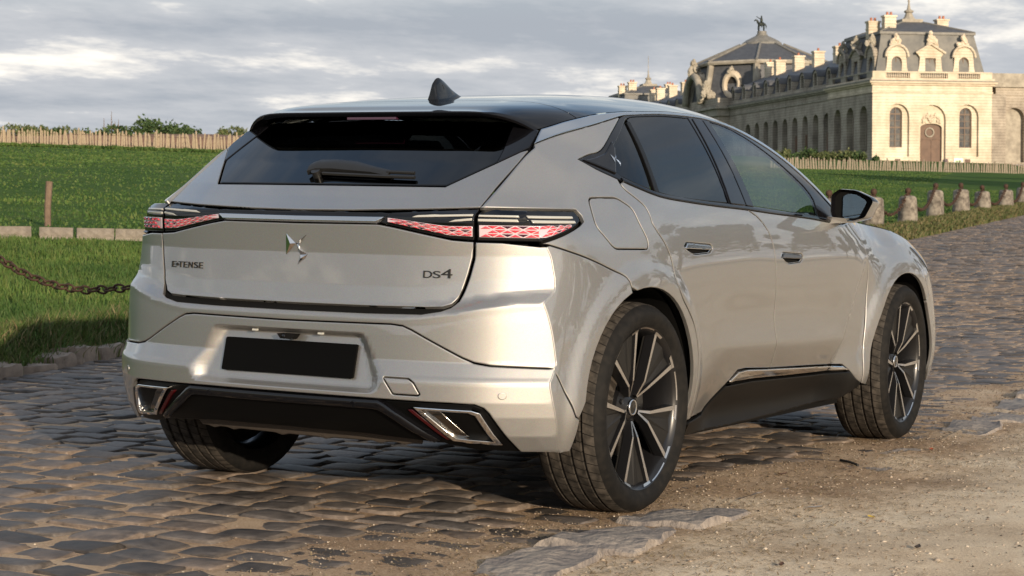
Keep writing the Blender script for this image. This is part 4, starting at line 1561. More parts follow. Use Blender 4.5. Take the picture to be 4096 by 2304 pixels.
def _smoothc(K):
    y = np.interp(_kx, K[:, 0], K[:, 1])
    g = np.exp(-np.linspace(-2, 2, 15) ** 2)
    g /= g.sum()
    ys = np.convolve(np.pad(y, 7, mode='edge'), g, 'valid')
    return lambda x: np.where((np.asarray(x) > -12) & (np.asarray(x) < 70), np.interp(x, _kx, ys), np.interp(x, K[:, 0], K[:, 1]))


yl_, yr_ = _smoothc(KL), _smoothc(KR)


def terrain(x, y):
    x, y = np.asarray(x, float), np.asarray(y, float)
    dx, dy = x - CAM_LOC[0], y - CAM_LOC[1]
    r = np.sqrt(dx * dx + dy * dy) + 1e-6
    az = np.arctan2(dy, dx)
    rl = np.interp(az, [-.6, .10, .26, .42, .50, .56, .8, 1.2], [100, 200, 262, 262, 200, 124, 122, 90])
    k = np.minimum(r, rl) / r
    px, py = CAM_LOC[0] + dx * k, CAM_LOC[1] + dy * k
    lawn = -.145 + .0176 * np.maximum(px, -8) + .0436 * np.maximum(py, -2)
    near = car_plane(np.clip(x, -8, 12), np.clip(y, -8, 8))
    w = sstep(4.5, 17, np.sqrt((x - 1) ** 2 + (y * 1.1) ** 2))
    return near * (1 - w) + lawn * w


R_AX, U_AX, F_AX = axes(CAM_YAW, CAM_PITCH, 0.0)


def ray_dir(px, py):
    return F_AX + R_AX * (px - 2048) / 7760.064 - U_AX * (py - 1152) / 7760.064


def at(px, py, d):
    return CAM_LOC + ray_dir(px, py) * d


def ground_hit(px, py, lift=.13, dmax=250):
    r = ray_dir(px, py)
    ds = np.geomspace(5, dmax, 1500)
    P = CAM_LOC + ds[:, None] * r
    h = P[:, 2] - terrain(P[:, 0], P[:, 1]) - lift
    k = np.argmax(h < 0) if (h < 0).any() else len(ds) - 1
    return P[k], ds[k]


def fast_mesh(name, V, F, material, smooth=True):
    """V (n,3), F (m,k) arrays of one face size"""
    me = bpy.data.meshes.new(name)
    k = F.shape[1]
    me.vertices.add(len(V))
    me.vertices.foreach_set('co', np.ascontiguousarray(V, dtype=np.float32).ravel())
    me.loops.add(F.size)
    me.loops.foreach_set('vertex_index', np.ascontiguousarray(F, dtype=np.int32).ravel())
    me.polygons.add(len(F))
    me.polygons.foreach_set('loop_start', np.arange(0, F.size, k, dtype=np.int32))
    if smooth:
        me.polygons.foreach_set('use_smooth', np.ones(len(F), dtype=bool))
    me.materials.append(material)
    me.update(calc_edges=True)
    me.validate()
    return me


def grid_faces(a, b):
    i, j = np.meshgrid(np.arange(a - 1), np.arange(b - 1), indexing='ij')
    q = (i * b + j).ravel()
    return np.stack([q, q + b, q + b + 1, q + 1], 1)


def vnoise(x, y, s, seed=0):
    """cheap smooth value noise"""
    x, y = np.asarray(x) / s + seed * 17.3, np.asarray(y) / s - seed * 9.1
    xi, yi = np.floor(x), np.floor(y)
    fx, fy = x - xi, y - yi
    fx, fy = fx * fx * (3 - 2 * fx), fy * fy * (3 - 2 * fy)

    def h(a, b):
        v = np.sin(a * 127.1 + b * 311.7 + seed * 74.7) * 43758.5453
        return v - np.floor(v)
    return (h(xi, yi) * (1 - fx) + h(xi + 1, yi) * fx) * (1 - fy) + (h(xi, yi + 1) * (1 - fx) + h(xi + 1, yi + 1) * fx) * fy


def ground_mat(name, cols, scale, rough=.9, bump=.4, dist=.01, scale2=None, spec=.25):
    """cols: three colours over a noise ramp; object coordinates are metres"""
    m = bpy.data.materials.new(name)
    m.use_nodes = True
    nt = m.node_tree
    N = nt.nodes.new
    b = nt.nodes['Principled BSDF']
    b.inputs['Roughness'].default_value = rough
    b.inputs['Specular IOR Level'].default_value = spec
    tc = N('ShaderNodeTexCoord')
    n1 = N('ShaderNodeTexNoise')
    n1.inputs['Scale'].default_value = scale
    n1.inputs['Detail'].default_value = 10
    n1.inputs['Roughness'].default_value = .7
    n2 = N('ShaderNodeTexNoise')
    n2.inputs['Scale'].default_value = scale2 or scale * 40
    n2.inputs['Detail'].default_value = 8
    n2.inputs['Roughness'].default_value = .75
    for n in (n1, n2):
        nt.links.new(tc.outputs['Object'], n.inputs['Vector'])
    mx = N('ShaderNodeMix')
    mx.inputs['Factor'].default_value = .5
    nt.links.new(n1.outputs['Fac'], mx.inputs['A'])
    nt.links.new(n2.outputs['Fac'], mx.inputs['B'])
    r = N('ShaderNodeValToRGB')
    e = r.color_ramp.elements
    e[0].position, e[1].position = .41, .60
    e[0].color, e[1].color = (*cols[0], 1), (*cols[2], 1)
    q = e.new(.5)
    q.color = (*cols[1], 1)
    nt.links.new(mx.outputs['Result'], r.inputs[0])
    nt.links.new(r.outputs[0], b.inputs['Base Color'])
    bp_ = N('ShaderNodeBump')
    bp_.inputs['Strength'].default_value = bump
    bp_.inputs['Distance'].default_value = dist
    nt.links.new(n2.outputs['Fac'], bp_.inputs['Height'])
    nt.links.new(bp_.outputs[0], b.inputs['Normal'])
    MATS[name] = m
    return m


GRASS_GROUND = ground_mat('lawn_turf', [(.040, .084, .020), (.060, .112, .028), (.090, .126, .040)], .35, bump=.9, dist=.05, scale2=9, spec=.03)
SAND = ground_mat('sand_joints', [(.25, .160, .094), (.40, .275, .175), (.54, .41, .28)], 1.6, bump=.8, dist=.008, scale2=160)
GRAVEL = ground_mat('gravel_path', [(.46, .335, .215), (.68, .54, .375), (.82, .70, .52)], .55, bump=1.0, dist=.012, scale2=110)


def blend_ground(name, sand_cols, gravel_cols):
    """sandy soil and pale gravel, mixed by the sheet's own 'sandy' weight"""
    m = ground_mat(name, sand_cols, 1.3, bump=.9, dist=.010, scale2=130)
    nt = m.node_tree
    b = nt.nodes['Principled BSDF']
    r1 = [n for n in nt.nodes if n.type == 'VALTORGB'][0]
    r2 = nt.nodes.new('ShaderNodeValToRGB')
    e = r2.color_ramp.elements
    e[0].position, e[1].position = .41, .60
    e[0].color, e[1].color = (*gravel_cols[0], 1), (*gravel_cols[2], 1)
    e.new(.5).color = (*gravel_cols[1], 1)
    src = [l for l in nt.links if l.to_node == r1][0].from_socket
    nt.links.new(src, r2.inputs[0])
    at_ = nt.nodes.new('ShaderNodeAttribute')
    at_.attribute_name = 'sandy'
    mx = nt.nodes.new('ShaderNodeMix')
    mx.data_type = 'RGBA'
    nt.links.new(at_.outputs['Fac'], mx.inputs['Factor'])
    nt.links.new(r2.outputs[0], mx.inputs['A'])
    nt.links.new(r1.outputs[0], mx.inputs['B'])
    nt.links.new(mx.outputs['Result'], b.inputs['Base Color'])
    return m


SOIL = blend_ground('sand_and_gravel', [(.25, .160, .094), (.40, .275, .175), (.54, .41, .28)], [(.48, .36, .24), (.70, .57, .41), (.84, .73, .56)])


def set_sandy(o):
    me = o.data
    co = np.empty(len(me.vertices) * 3, dtype=np.float32)
    me.vertices.foreach_get('co', co)
    co = co.reshape(-1, 3).astype(float)
    e = co[:, 1] - yr_(co[:, 0])
    n = vnoise(co[:, 0], co[:, 1], .5, 8) + .6 * vnoise(co[:, 0], co[:, 1], .17, 2) - .8
    w = .92 * sstep(-.62, .12, e + .8 * n)
    at_ = me.attributes.new('sandy', 'FLOAT', 'POINT')
    at_.data.foreach_set('value', np.clip(w, 0, 1).astype(np.float32))


def xs_stations():
    return np.unique(np.r_[-np.geomspace(3000, 12, 30), np.linspace(-12, 10, 150), np.linspace(10, 70, 110), np.geomspace(70, 4000, 50)])


def sheet(name, material, xs, y_of, label=None):
    X, Y, Z = y_of(xs)
    V = np.stack([X.ravel(), Y.ravel(), Z.ravel()], 1)
    me = fast_mesh(name, V, grid_faces(*X.shape), material)
    if me.polygons[0].normal.z < 0:
        me.flip_normals()
    o = link(bpy.data.objects.new(name, me))
    o['kind'] = 'structure'
    return o


def lawn_sheet(xs):
    d = np.r_[0, .03, .08, .16, .3, .5, .8, 1.2, 1.7, 2.4, 3.3, 4.5, 6, 8, 11, 15, 20, 27, 36, 48, 60, 72, 85, 98, 112, 128, 150, 180, 220, 280, 400, 700, 1500, 3500]
    X = np.repeat(xs[:, None], len(d), 1)
    Y = yl_(X) + d[None] + .02
    lift = .13 * sstep(0, .30, d)[None] + 0 * X
    lift = lift - .10 * (d == 0)[None] + .05 * (vnoise(X, Y, 1.3) - .5) * sstep(.1, .8, d)[None]
    return X, Y, terrain(X, Y) + lift


def road_z(x, y):
    """sand level between and over the cobbles, banked up against the right-hand kerb"""
    z = terrain(x, y)
    e = y - yr_(x)
    nz = vnoise(x, y, .55, 3) - .5
    up = 1 - sstep(.10, .62, e + .45 * nz)
    return z - .0082 * (1 - up) + .004 * up + .006 * (vnoise(x, y, .16, 5) - .5) * up


def road_sheet(xs):
    t = np.linspace(0, 1, 90)
    X = np.repeat(xs[:, None], len(t), 1)
    a, b = yr_(xs)[:, None], yl_(xs)[:, None]
    Y = a - .02 + (b + .06 - a) * t[None]
    return X, Y, road_z(X, Y)


def gravel_z(x, y):
    e = yr_(x) - y
    return terrain(x, y) + .004 + .022 * sstep(0, 1.2, e) + .016 * (vnoise(x, y, .45, 9) - .5) + .006 * (vnoise(x, y, .12, 4) - .5)


def gravel_sheet(xs):
    d = np.r_[np.linspace(0, 3.2, 70), 3.5, 4, 5, 6.5, 9, 13, 20, 32, 50, 90, 160, 400, 1200, 3500]
    X = np.repeat(xs[:, None], len(d), 1)
    Y = yr_(X) - d[None] + .01
    return X, Y, gravel_z(X, Y)


XS = xs_stations()
LAWN = sheet('lawn', GRASS_GROUND, XS, lawn_sheet)
XR = np.unique(np.r_[XS, np.linspace(-4, 6, 160)])
ROAD = sheet('road', SOIL, XR, road_sheet)
GRAV = sheet('gravel_ground', SOIL, XR, gravel_sheet)
set_sandy(ROAD)
set_sandy(GRAV)


# ------------------------------------------------------------------ cobbles
def cobble_mat():
    m = bpy.data.materials.new('cobble_stone')
    m.use_nodes = True
    nt = m.node_tree
    N = nt.nodes.new
    b = nt.nodes['Principled BSDF']
    tc = N('ShaderNodeTexCoord')
    geo = N('ShaderNodeNewGeometry')
    oi = N('ShaderNodeObjectInfo')
    ad = N('ShaderNodeMath')
    ad.operation = 'ADD'
    nt.links.new(geo.outputs['Random Per Island'], ad.inputs[0])
    nt.links.new(oi.outputs['Random'], ad.inputs[1])
    fr = N('ShaderNodeMath')
    fr.operation = 'FRACT'
    nt.links.new(ad.outputs[0], fr.inputs[0])
    r = N('ShaderNodeValToRGB')
    e = r.color_ramp.elements
    e[0].color, e[1].color = (.046, .042, .041, 1), (.205, .170, .142, 1)
    for p, c in ((.2, (.096, .085, .078, 1)), (.5, (.130, .118, .110, 1)), (.8, (.155, .126, .105, 1))):
        e.new(p).color = c
    nt.links.new(fr.outputs[0], r.inputs[0])
    geo2 = N('ShaderNodeNewGeometry')
    n = N('ShaderNodeTexNoise')
    n.inputs['Scale'].default_value = 14
    n.inputs['Detail'].default_value = 9
    n.inputs['Roughness'].default_value = .7
    nt.links.new(geo2.outputs['Position'], n.inputs['Vector'])
    rr = N('ShaderNodeValToRGB')
    rr.color_ramp.elements[0].position, rr.color_ramp.elements[1].position = .34, .70
    rr.color_ramp.elements[0].color, rr.color_ramp.elements[1].color = (.45, .43, .42, 1), (1.45, 1.38, 1.30, 1)
    nt.links.new(n.outputs['Fac'], rr.inputs[0])
    mu = N('ShaderNodeMix')
    mu.data_type = 'RGBA'
    mu.blend_type = 'MULTIPLY'
    mu.inputs['Factor'].default_value = 1
    nt.links.new(r.outputs[0], mu.inputs['A'])
    nt.links.new(rr.outputs[0], mu.inputs['B'])
    nt.links.new(mu.outputs['Result'], b.inputs['Base Color'])
    b.inputs['Specular IOR Level'].default_value = .38
    ro = N('ShaderNodeMapRange')
    ro.inputs['To Min'].default_value, ro.inputs['To Max'].default_value = .48, .74
    nt.links.new(n.outputs['Fac'], ro.inputs[0])
    nt.links.new(ro.outputs[0], b.inputs['Roughness'])
    bp_ = N('ShaderNodeBump')
    bp_.inputs['Strength'].default_value = .55
    bp_.inputs['Distance'].default_value = .012
    nt.links.new(n.outputs['Fac'], bp_.inputs['Height'])
    nt.links.new(bp_.outputs[0], b.inputs['Normal'])
    return m


COBBLE = cobble_mat()


def cobble_shape(seed):
    """worn sett: flat uneven top, rounded arrises, unit footprint, z = 0 at the crown"""
    rg = np.random.default_rng(seed)
    t = arr([-1, -.84, -.30, .30, .84, 1])
    n = len(t)
    U, W = np.meshgrid(t, t, indexing='ij')
    k = 1 - .035 * (U * W) ** 2 * 2
    jx, jy = rg.normal(0, .030, U.shape), rg.normal(0, .030, U.shape)
    X, Y = (U * k + jx) * .5, (W * k + jy) * .5
    r = np.maximum(abs(U), abs(W))
    Z = -.0050 * (r > .95) - .0016 * (U ** 2 + W ** 2) + rg.normal(0, .0012, U.shape) - .003 * (abs(U * W) > .95)
    Z += .0020 * rg.normal() * U + .0020 * rg.normal() * W
    V = np.stack([X.ravel(), Y.ravel(), Z.ravel()], 1)
    F = [tuple(f) for f in grid_faces(n, n)]
    ring = [i * n for i in range(n)] + [(n - 1) * n + j for j in range(1, n)] + [i * n + n - 1 for i in range(n - 2, -1, -1)] + [j for j in range(n - 2, 0, -1)]
    lowv = V[ring] * [1.0, 1.0, 0] + [0, 0, -.05]
    m0 = len(V)
    V = np.vstack([V, lowv])
    L = len(ring)
    F += [(ring[(i + 1) % L], ring[i], m0 + i, m0 + (i + 1) % L) for i in range(L)]
    return V, arr(F).astype(int)


def lay_cobbles():
    shapes = [cobble_shape(s) for s in range(10)]
    meshes = [fast_mesh('cobble', V, F, COBBLE) for V, F in shapes]
    dx = .158
    items = []
    xr = np.arange(-3.6, 46, dx)
    for i, x in enumerate(xr):
        ya, yb = float(yr_(x)) + .12, float(yl_(x)) - .05
        w = .215
        off = (i % 2) * .5 * w + RNG.uniform(-.02, .02)
        y = ya - w + off
        while y < yb:
            ww = w * RNG.uniform(.82, 1.18)
            items.append((x + RNG.normal(0, .009), y + ww / 2, ww - .015, dx - .014 + RNG.normal(0, .008), RNG.normal(0, .035), RNG.integers(0, 10)))
            y += ww
    A = arr(items)
    # leave out stones nobody can see (well outside the picture)
    r, u, f = axes(CAM_YAW, CAM_PITCH, 0)
    P = np.stack([A[:, 0], A[:, 1], terrain(A[:, 0], A[:, 1])], 1) - CAM_LOC
    d = P @ f
    sx, sy = (P @ r) / d, (P @ u) / d
    ok = (d > 1) & (abs(sx) < .42) & (sy > -.30)
    A, d, sx, sy = A[ok], d[ok], sx[ok], sy[ok]
    Z = terrain(A[:, 0], A[:, 1]) + RNG.normal(0, .0020, len(A))
    # stones hidden below the car or banked under sand rank last among the single ones
    vis = (abs(sx) < .264) & (sy > -.149)
    under = (A[:, 0] > -.45) & (A[:, 0] < 3.3) & (abs(A[:, 1]) < .6)
    rank = d + 50 * (~vis) + 3 * under
    order = np.argsort(rank)
    single = set(order[:300].tolist())
    VV, FF, n = [], [], 0
    for k in range(len(A)):
        x, y, wy, wx, a, sh = A[k]
        if k in single:
            o = bpy.data.objects.new('cobble', meshes[int(sh)])
            o.location = (x, y, Z[k])
            o.rotation_euler = (.02, 0, a + math.pi * (k % 2))
            o.scale = (wx, wy, 1)
            link(o, ROAD)
        else:
            V, F = shapes[int(sh)]
            c, s = math.cos(a), math.sin(a)
            X, Y = V[:, 0] * wx, V[:, 1] * wy
            VV.append(np.stack([x + X * c - Y * s, y + X * s + Y * c, V[:, 2] + Z[k]], 1))
            FF.append(F + n)
            n += len(V)
    o = bpy.data.objects.new('cobble_paving', fast_mesh('cobble_paving', np.vstack(VV), np.vstack(FF), COBBLE))
    link(o, ROAD)
    o['kind'] = 'stuff'


lay_cobbles()


# ------------------------------------------------------------------ the stone palace on the rise
def stone_mat(name, c1, c2, course=.36, dark=.72):
    """limestone ashlar: courses with weathered streaks (object coordinates in metres)"""
    m = bpy.data.materials.new(name)
    m.use_nodes = True
    nt = m.node_tree
    N = nt.nodes.new
    b = nt.nodes['Principled BSDF']
    b.inputs['Roughness'].default_value = .9
    b.inputs['Specular IOR Level'].default_value = .2
    tc = N('ShaderNodeTexCoord')
    n = N('ShaderNodeTexNoise')
    n.inputs['Scale'].default_value = .45
    n.inputs['Detail'].default_value = 9
    n.inputs['Roughness'].default_value = .68
    mp = N('ShaderNodeMapping')
    mp.inputs['Scale'].default_value = (1, 1, .7)
    nt.links.new(tc.outputs['Object'], mp.inputs[0])
    nt.links.new(mp.outputs[0], n.inputs['Vector'])
    r = N('ShaderNodeValToRGB')
    r.color_ramp.elements[0].position, r.color_ramp.elements[1].position = .34, .62
    r.color_ramp.elements[0].color, r.color_ramp.elements[1].color = (*c1, 1), (*c2, 1)
    nt.links.new(n.outputs['Fac'], r.inputs[0])
    sp = N('ShaderNodeSeparateXYZ')
    nt.links.new(tc.outputs['Object'], sp.inputs[0])
    m1 = N('ShaderNodeMath')
    m1.operation = 'MULTIPLY'
    m1.inputs[1].default_value = 1 / course
    nt.links.new(sp.outputs['Z'], m1.inputs[0])
    m2 = N('ShaderNodeMath')
    m2.operation = 'FRACT'
    nt.links.new(m1.outputs[0], m2.inputs[0])
    m3 = N('ShaderNodeMath')
    m3.operation = 'LESS_THAN'
    m3.inputs[1].default_value = .16
    nt.links.new(m2.outputs[0], m3.inputs[0])
    mx = N('ShaderNodeMix')
    mx.data_type = 'RGBA'
    mx.blend_type = 'MULTIPLY'
    nt.links.new(m3.outputs[0], mx.inputs['Factor'])
    nt.links.new(r.outputs[0], mx.inputs['A'])
    mx.inputs['B'].default_value = (dark, dark * .96, dark * .92, 1)
    nt.links.new(mx.outputs['Result'], b.inputs['Base Color'])
    bp_ = N('ShaderNodeBump')
    bp_.inputs['Strength'].default_value = .5
    bp_.inputs['Distance'].default_value = .05
    bp_.invert = True
    nt.links.new(m3.outputs[0], bp_.inputs['Height'])
    nt.links.new(bp_.outputs[0], b.inputs['Normal'])
    MATS[name] = m
    return m


STONE = stone_mat('limestone_ashlar', (.46, .39, .29), (.69, .61, .485))
STONE_SHADE = stone_mat('shaded_limestone', (.23, .20, .165), (.43, .38, .31), dark=.66)  # darker limestone copy: shade of the flank and wing is in the colour
TRIM = mat('limestone_trim', (.62, .53, .41), .9, noise=(.8, .12, (.46, .39, .29)), bump=(3, .3, .05))
TRIM_SHADE = mat('shaded_trim', (.38, .345, .28), .9, noise=(.9, .12, (.24, .215, .175)), bump=(3, .4, .05))  # trim to match, darkened in colour for the shaded side
SLATE = mat('slate_roof', (.055, .058, .066), .62, noise=(1.2, .14, (.085, .088, .095)), bump=(6, .3, .05))
SLATEP = mat('pale_slate', (.115, .115, .110), .7, noise=(.5, .12, (.185, .178, .16)), bump=(5, .3, .05))
LEAD = mat('lead_flashing', (.20, .19, .17), .6, noise=(1.5, .14, (.13, .125, .11)))
PANE = mat('old_window_pane', (.035, .038, .045), .18, noise=(2.0, .1, (.10, .095, .085)))
WOODF = mat('brown_window_frame', (.15, .105, .075), .7)
DOORW = mat('brown_oak_door', (.155, .095, .065), .7, noise=(1.5, .15, (.105, .066, .048)))
POT = mat('terracotta_pot', (.36, .14, .08), .8)
BRONZE = mat('dark_bronze', (.035, .042, .036), .55, metal=.5)
VOID = mat('deep_shadowed_room', (.02, .018, .016), .9)
BRICKRED = mat('reddish_stone', (.30, .17, .12), .9, noise=(1.0, .14, (.22, .17, .12)))

_c11, _s11 = math.cos(math.radians(11)), math.sin(math.radians(11))
_rt = arr([math.sin(CAM_YAW), -math.cos(CAM_YAW), 0])
_fd = arr([math.cos(CAM_YAW), math.sin(CAM_YAW), 0])
PU, PV = _rt * _c11 + _fd * _s11, _fd * _c11 - _rt * _s11
PAL_O = at(3488, 655, 240.0)
PAL_M = Matrix(((PU[0], PV[0], 0, PAL_O[0]), (PU[1], PV[1], 0, PAL_O[1]), (0, 0, 1, PAL_O[2]), (0, 0, 0, 1)))


def arch_poly(c, half, z0, zt, n=10, flat=1.0):
    """opening with a round head: springing at zt-half*flat"""
    zs = zt - half * flat
    return [(c - half, z0), (c + half, z0)] + [(c + half * math.cos(t), zs + half * flat * math.sin(t)) for t in np.linspace(0, math.pi, n)]


def holed(outline, holes, mapf, reveal):
    """flat wall face with openings and their reveals; mapf(a, b, depth) -> local point"""
    rings = [arr(outline)] + [arr(h) for h in holes]
    pts, con = [], []
    for R in rings:
        n0 = len(pts)
        pts += [tuple(p) for p in R]
        con += [(n0 + i, n0 + (i + 1) % len(R)) for i in range(len(R))]
    vo, eo, fo, *_ = delaunay_2d_cdt([Vector(p) for p in pts], con, [], 0, 1e-5)
    P = arr([tuple(v) for v in vo])
    C_ = arr([P[list(f)].mean(0) for f in fo])
    keep = inside(rings[0], C_)
    for R in rings[1:]:
        keep &= ~inside(R, C_)
    V = [mapf(a, b, 0) for a, b in P]
    F = [tuple(f) for f, k in zip(fo, keep) if k]
    for R in rings[1:]:
        n0, n = len(V), len(R)
        V += [mapf(a, b, 0) for a, b in R] + [mapf(a, b, reveal) for a, b in R]
        F += [(n0 + i, n0 + (i + 1) % n, n0 + n + (i + 1) % n, n0 + n + i) for i in range(n)]
    return V, F


def window(root, poly, mapf, depth, bars_a=2, bars_b=4, frame_mat=None, pane=None, name='window'):
    """a window part with its pane and glazing bars as sub-parts"""
    P = arr(poly)
    lo, hi = P.min(0), P.max(0)
    fm = frame_mat or WOODF
    # frame: ring between the opening and a slightly smaller opening
    c = (lo + hi) / 2
    inn = c + (P - c) * arr([1 - .22 / max(hi[0] - lo[0], .3), 1 - .22 / max(hi[1] - lo[1], .3)])
    V, F = holed(P, [inn], lambda a, b, d: mapf(a, b, depth + d), .08)
    w = mesh_obj(name, V, F, fm, root, smooth=False)
    V = [mapf(a, b, depth + .10) for a, b in P]
    mesh_obj('pane', V, [tuple(range(len(V)))], pane or PANE, w, smooth=False)
    mb = MB()
    for i in range(1, bars_a):
        a = lo[0] + (hi[0] - lo[0]) * i / bars_a
        top = hi[1] - .05 if abs(a - c[0]) < .1 else hi[1] - (hi[0] - lo[0]) * .2
        q = [mapf(a - .06, lo[1], depth + .02), mapf(a + .06, lo[1], depth + .02), mapf(a + .06, top, depth + .02), mapf(a - .06, top, depth + .02)]
        mb.add(q, [(0, 1, 2, 3)])
    for i in range(1, bars_b):
        b = lo[1] + (hi[1] - lo[1]) * i / bars_b
        t = .09 if i in (bars_b // 2, bars_b - 1) else .035
        q = [mapf(lo[0] + .05, b - t, depth + .03), mapf(hi[0] - .05, b - t, depth + .03), mapf(hi[0] - .05, b + t, depth + .03), mapf(lo[0] + .05, b + t, depth + .03)]
        mb.add(q, [(0, 1, 2, 3)])
    if mb.V:
        mb.obj('glazing_bars', fm, w)
    return w


def carved(root, c, size, seed, material, name='carved_crest'):
    """weathered sculpture group: a lumpy pyramid of stone"""
    rg = np.random.default_rng(seed)
    bm = bmesh.new()
    size *= .86
    n = 17
    for i in range(n):
        t = i / (n - 1)
        q = rg.uniform(-1, 1) * (1 - t) * .48
        r = size * (.17 - .06 * t) * rg.uniform(.8, 1.2)
        M = Matrix.Translation((q * size, rg.uniform(-.08, .08) * size, (t * .78 + .10) * size)) @ Matrix.Diagonal((1, .7, rg.uniform(.9, 1.5), 1))
        bmesh.ops.create_icosphere(bm, subdivisions=2, radius=r, matrix=M)
    for v in bm.verts:
        v.co += Vector(rg.normal(0, size * .020, 3))
    me = bpy.data.meshes.new(name)
    bm.to_mesh(me)
    bm.free()
    me.materials.append(material)
    o = bpy.data.objects.new(name, me)
    o.location = c
    return link(o, root)


def chimney(root, u, v, w0, w1, su, sv, pots=2):
    mb = MB()
    mb.b2((u - su / 2, v - sv / 2, w0), (u + su / 2, v + sv / 2, w1))
    mb.b2((u - su / 2 - .12, v - sv / 2 - .12, w1), (u + su / 2 + .12, v + sv / 2 + .12, w1 + .22))
    mb.b2((u - su / 2 - .06, v - sv / 2 - .06, w1 - .9), (u + su / 2 + .06, v + sv / 2 + .06, w1 - .75))
    o = mb.obj('chimney', STONE, root)
    for i in range(pots):
        p = MB()
        x = u + (i - (pots - 1) / 2) * .5
        p.lathe([(.20, w1 + .22), (.15, w1 + .6), (.18, w1 + .66), (.12, w1 + .66)], 8, c=(x, v, 0))
        p.obj('chimney_pot', POT, o)
    return o


def pavilion(root, v0, sgn, detail=True):
    """square corner pavilion; front at v=v0 looking towards -v (sgn=1) or +v (sgn=-1)"""
    W, H = 15.8, 10.2
    fm = lambda a, b, d: (a, v0 + sgn * d, b)
    sm = lambda a, b, d: (d, v0 + sgn * a, b)
    rm = lambda a, b, d: (W - d, v0 + sgn * a, b)
    bmf = lambda a, b, d: (a, v0 + sgn * (15.6 - d), b)
    if detail:
        niches = [arch_poly(3.30, 1.55, .9, 7.45), arch_poly(7.9, 1.78, .0, 7.35), arch_poly(12.5, 1.55, .9, 7.45)]
        V, F = holed([(0, 0), (W, 0), (W, 8.8), (0, 8.8)], niches, fm, .38)
        mesh_obj('front_wall', V, F, STONE, root, smooth=False)
        wins = [arch_poly(3.24, .82, 2.05, 7.05), None, arch_poly(12.46, .82, 2.05, 7.05)]
        for nch, w in zip(niches, wins):
            if w is None:
                dp = arch_poly(7.9, 1.43, 0, 5.05, flat=.35)
                V, F = holed(nch, [dp], lambda a, b, d: fm(a, b, d + .38), .35)
                mesh_obj('door_surround', V, F, TRIM, root, smooth=False)
                V = [fm(a, b, .73) for a, b in dp]
                dr = mesh_obj('door', V, [tuple(range(len(V)))], DOORW, root, smooth=False)
                mb = MB()
                for (a0, a1, b0, b1) in ((6.65, 7.75, .2, 1.7), (8.05, 9.15, .2, 1.7), (6.65, 7.75, 1.9, 2.9), (8.05, 9.15, 1.9, 2.9)):
                    mb.b2((a0, v0 + sgn * .70 - .03, b0), (a1, v0 + sgn * .70 + .03, b1))
                mb.b2((6.5, v0 + .66 * sgn - .03, 3.05), (9.3, v0 + .66 * sgn + .03, 3.25))
                mb.obj('door_panelling', DOORW, dr)
                med = MB()
                med.lathe([(.62, 0), (.62, .08), (.48, .08), (.45, 0)], 20, c=(7.8, v0 + sgn * .66, 3.95), M=Matrix.Rotation(math.pi / 2, 4, 'X'))
                med.obj('door_medallion', TRIM_SHADE, dr)
                for k, (a, b, s_) in enumerate(((6.9, 5.5, .95), (7.9, 5.65, 1.15), (8.9, 5.5, .95), (7.4, 6.1, .8), (8.4, 6.1, .8))):
                    carved(root, (a, v0 + sgn * .30, b - .4), s_, 60 + k, TRIM, 'tympanum_relief')
            else:
                V, F = holed(nch, [w], lambda a, b, d: fm(a, b, d + .38), .22)
                mesh_obj('niche_wall', V, F, STONE, root, smooth=False)
                window(root, w, fm, .60, 2, 6)
        # quoin pier at the right and the small basement doors and boards at the foot
        mb = MB()
        mb.b2((W, v0 + .05, 0), (W + 1.9, v0 + 2.2, 8.8))
        mb.obj('corner_pier', STONE_SHADE, root)
        for a in (3.35, 12.6):
            q = MB()
            q.b2((a - .36, v0 - .05, .0), (a + .36, v0 + .05, .62))
            q.obj('basement_hatch', DOORW, root)
        q = MB()
        q.b2((10.75, v0 - .10, -.05), (11.95, v0 - .04, .75))
        q.obj('notice_board', mat('white_board', (.75, .74, .68), .6), root)
        q = MB()
        q.b2((10.95, v0 - .115, .28), (11.75, v0 - .104, .44))
        q.obj('notice_print', mat('green_print', (.25, .42, .18), .6), root)
        q = MB()
        q.b2((9.55, v0 - .10, .0), (9.95, v0 - .04, .65))
        q.obj('poster', mat('dark_poster', (.08, .05, .06), .6), root)
    else:
        V, F = holed([(0, 0), (W, 0), (W, 8.8), (0, 8.8)], [arch_poly(c, .8, 2, 7) for c in (3.2, 7.9, 12.5)], fm, .4)
        mesh_obj('front_wall', V, F, STONE, root, smooth=False)
    # left flank with three tall blind arches, right flank, back
    sa = [arch_poly(c, 1.25, .3, 7.3) for c in (2.95, 7.6, 12.1)]
    V, F = holed([(0, 0), (15.6, 0), (15.6, 8.8), (0, 8.8)], sa, sm, .75)
    mesh_obj('flank_wall', V, F, STONE_SHADE, root, smooth=False)
    for a in sa:
        c = a[0][0] + 1.25
        V = [sm(p, q, .75) for p, q in a]
        mesh_obj('niche_wall', V, [tuple(range(len(V)))], STONE_SHADE, root, smooth=False)
        if detail:
            window(root, arch_poly(c - .15, .72, 1.6, 6.75), sm, .60, 2, 6)
    V, F = holed([(0, 0), (15.6, 0), (15.6, 8.8), (0, 8.8)], [], rm, .1)
    mesh_obj('flank_wall', V, F, STONE_SHADE, root, smooth=False)
    V, F = holed([(0, 0), (W, 0), (W, 8.8), (0, 8.8)], [], bmf, .1)
    mesh_obj('back_wall', V, F, STONE_SHADE, root, smooth=False)
    a, b = sorted((v0, v0 + sgn * 15.6))
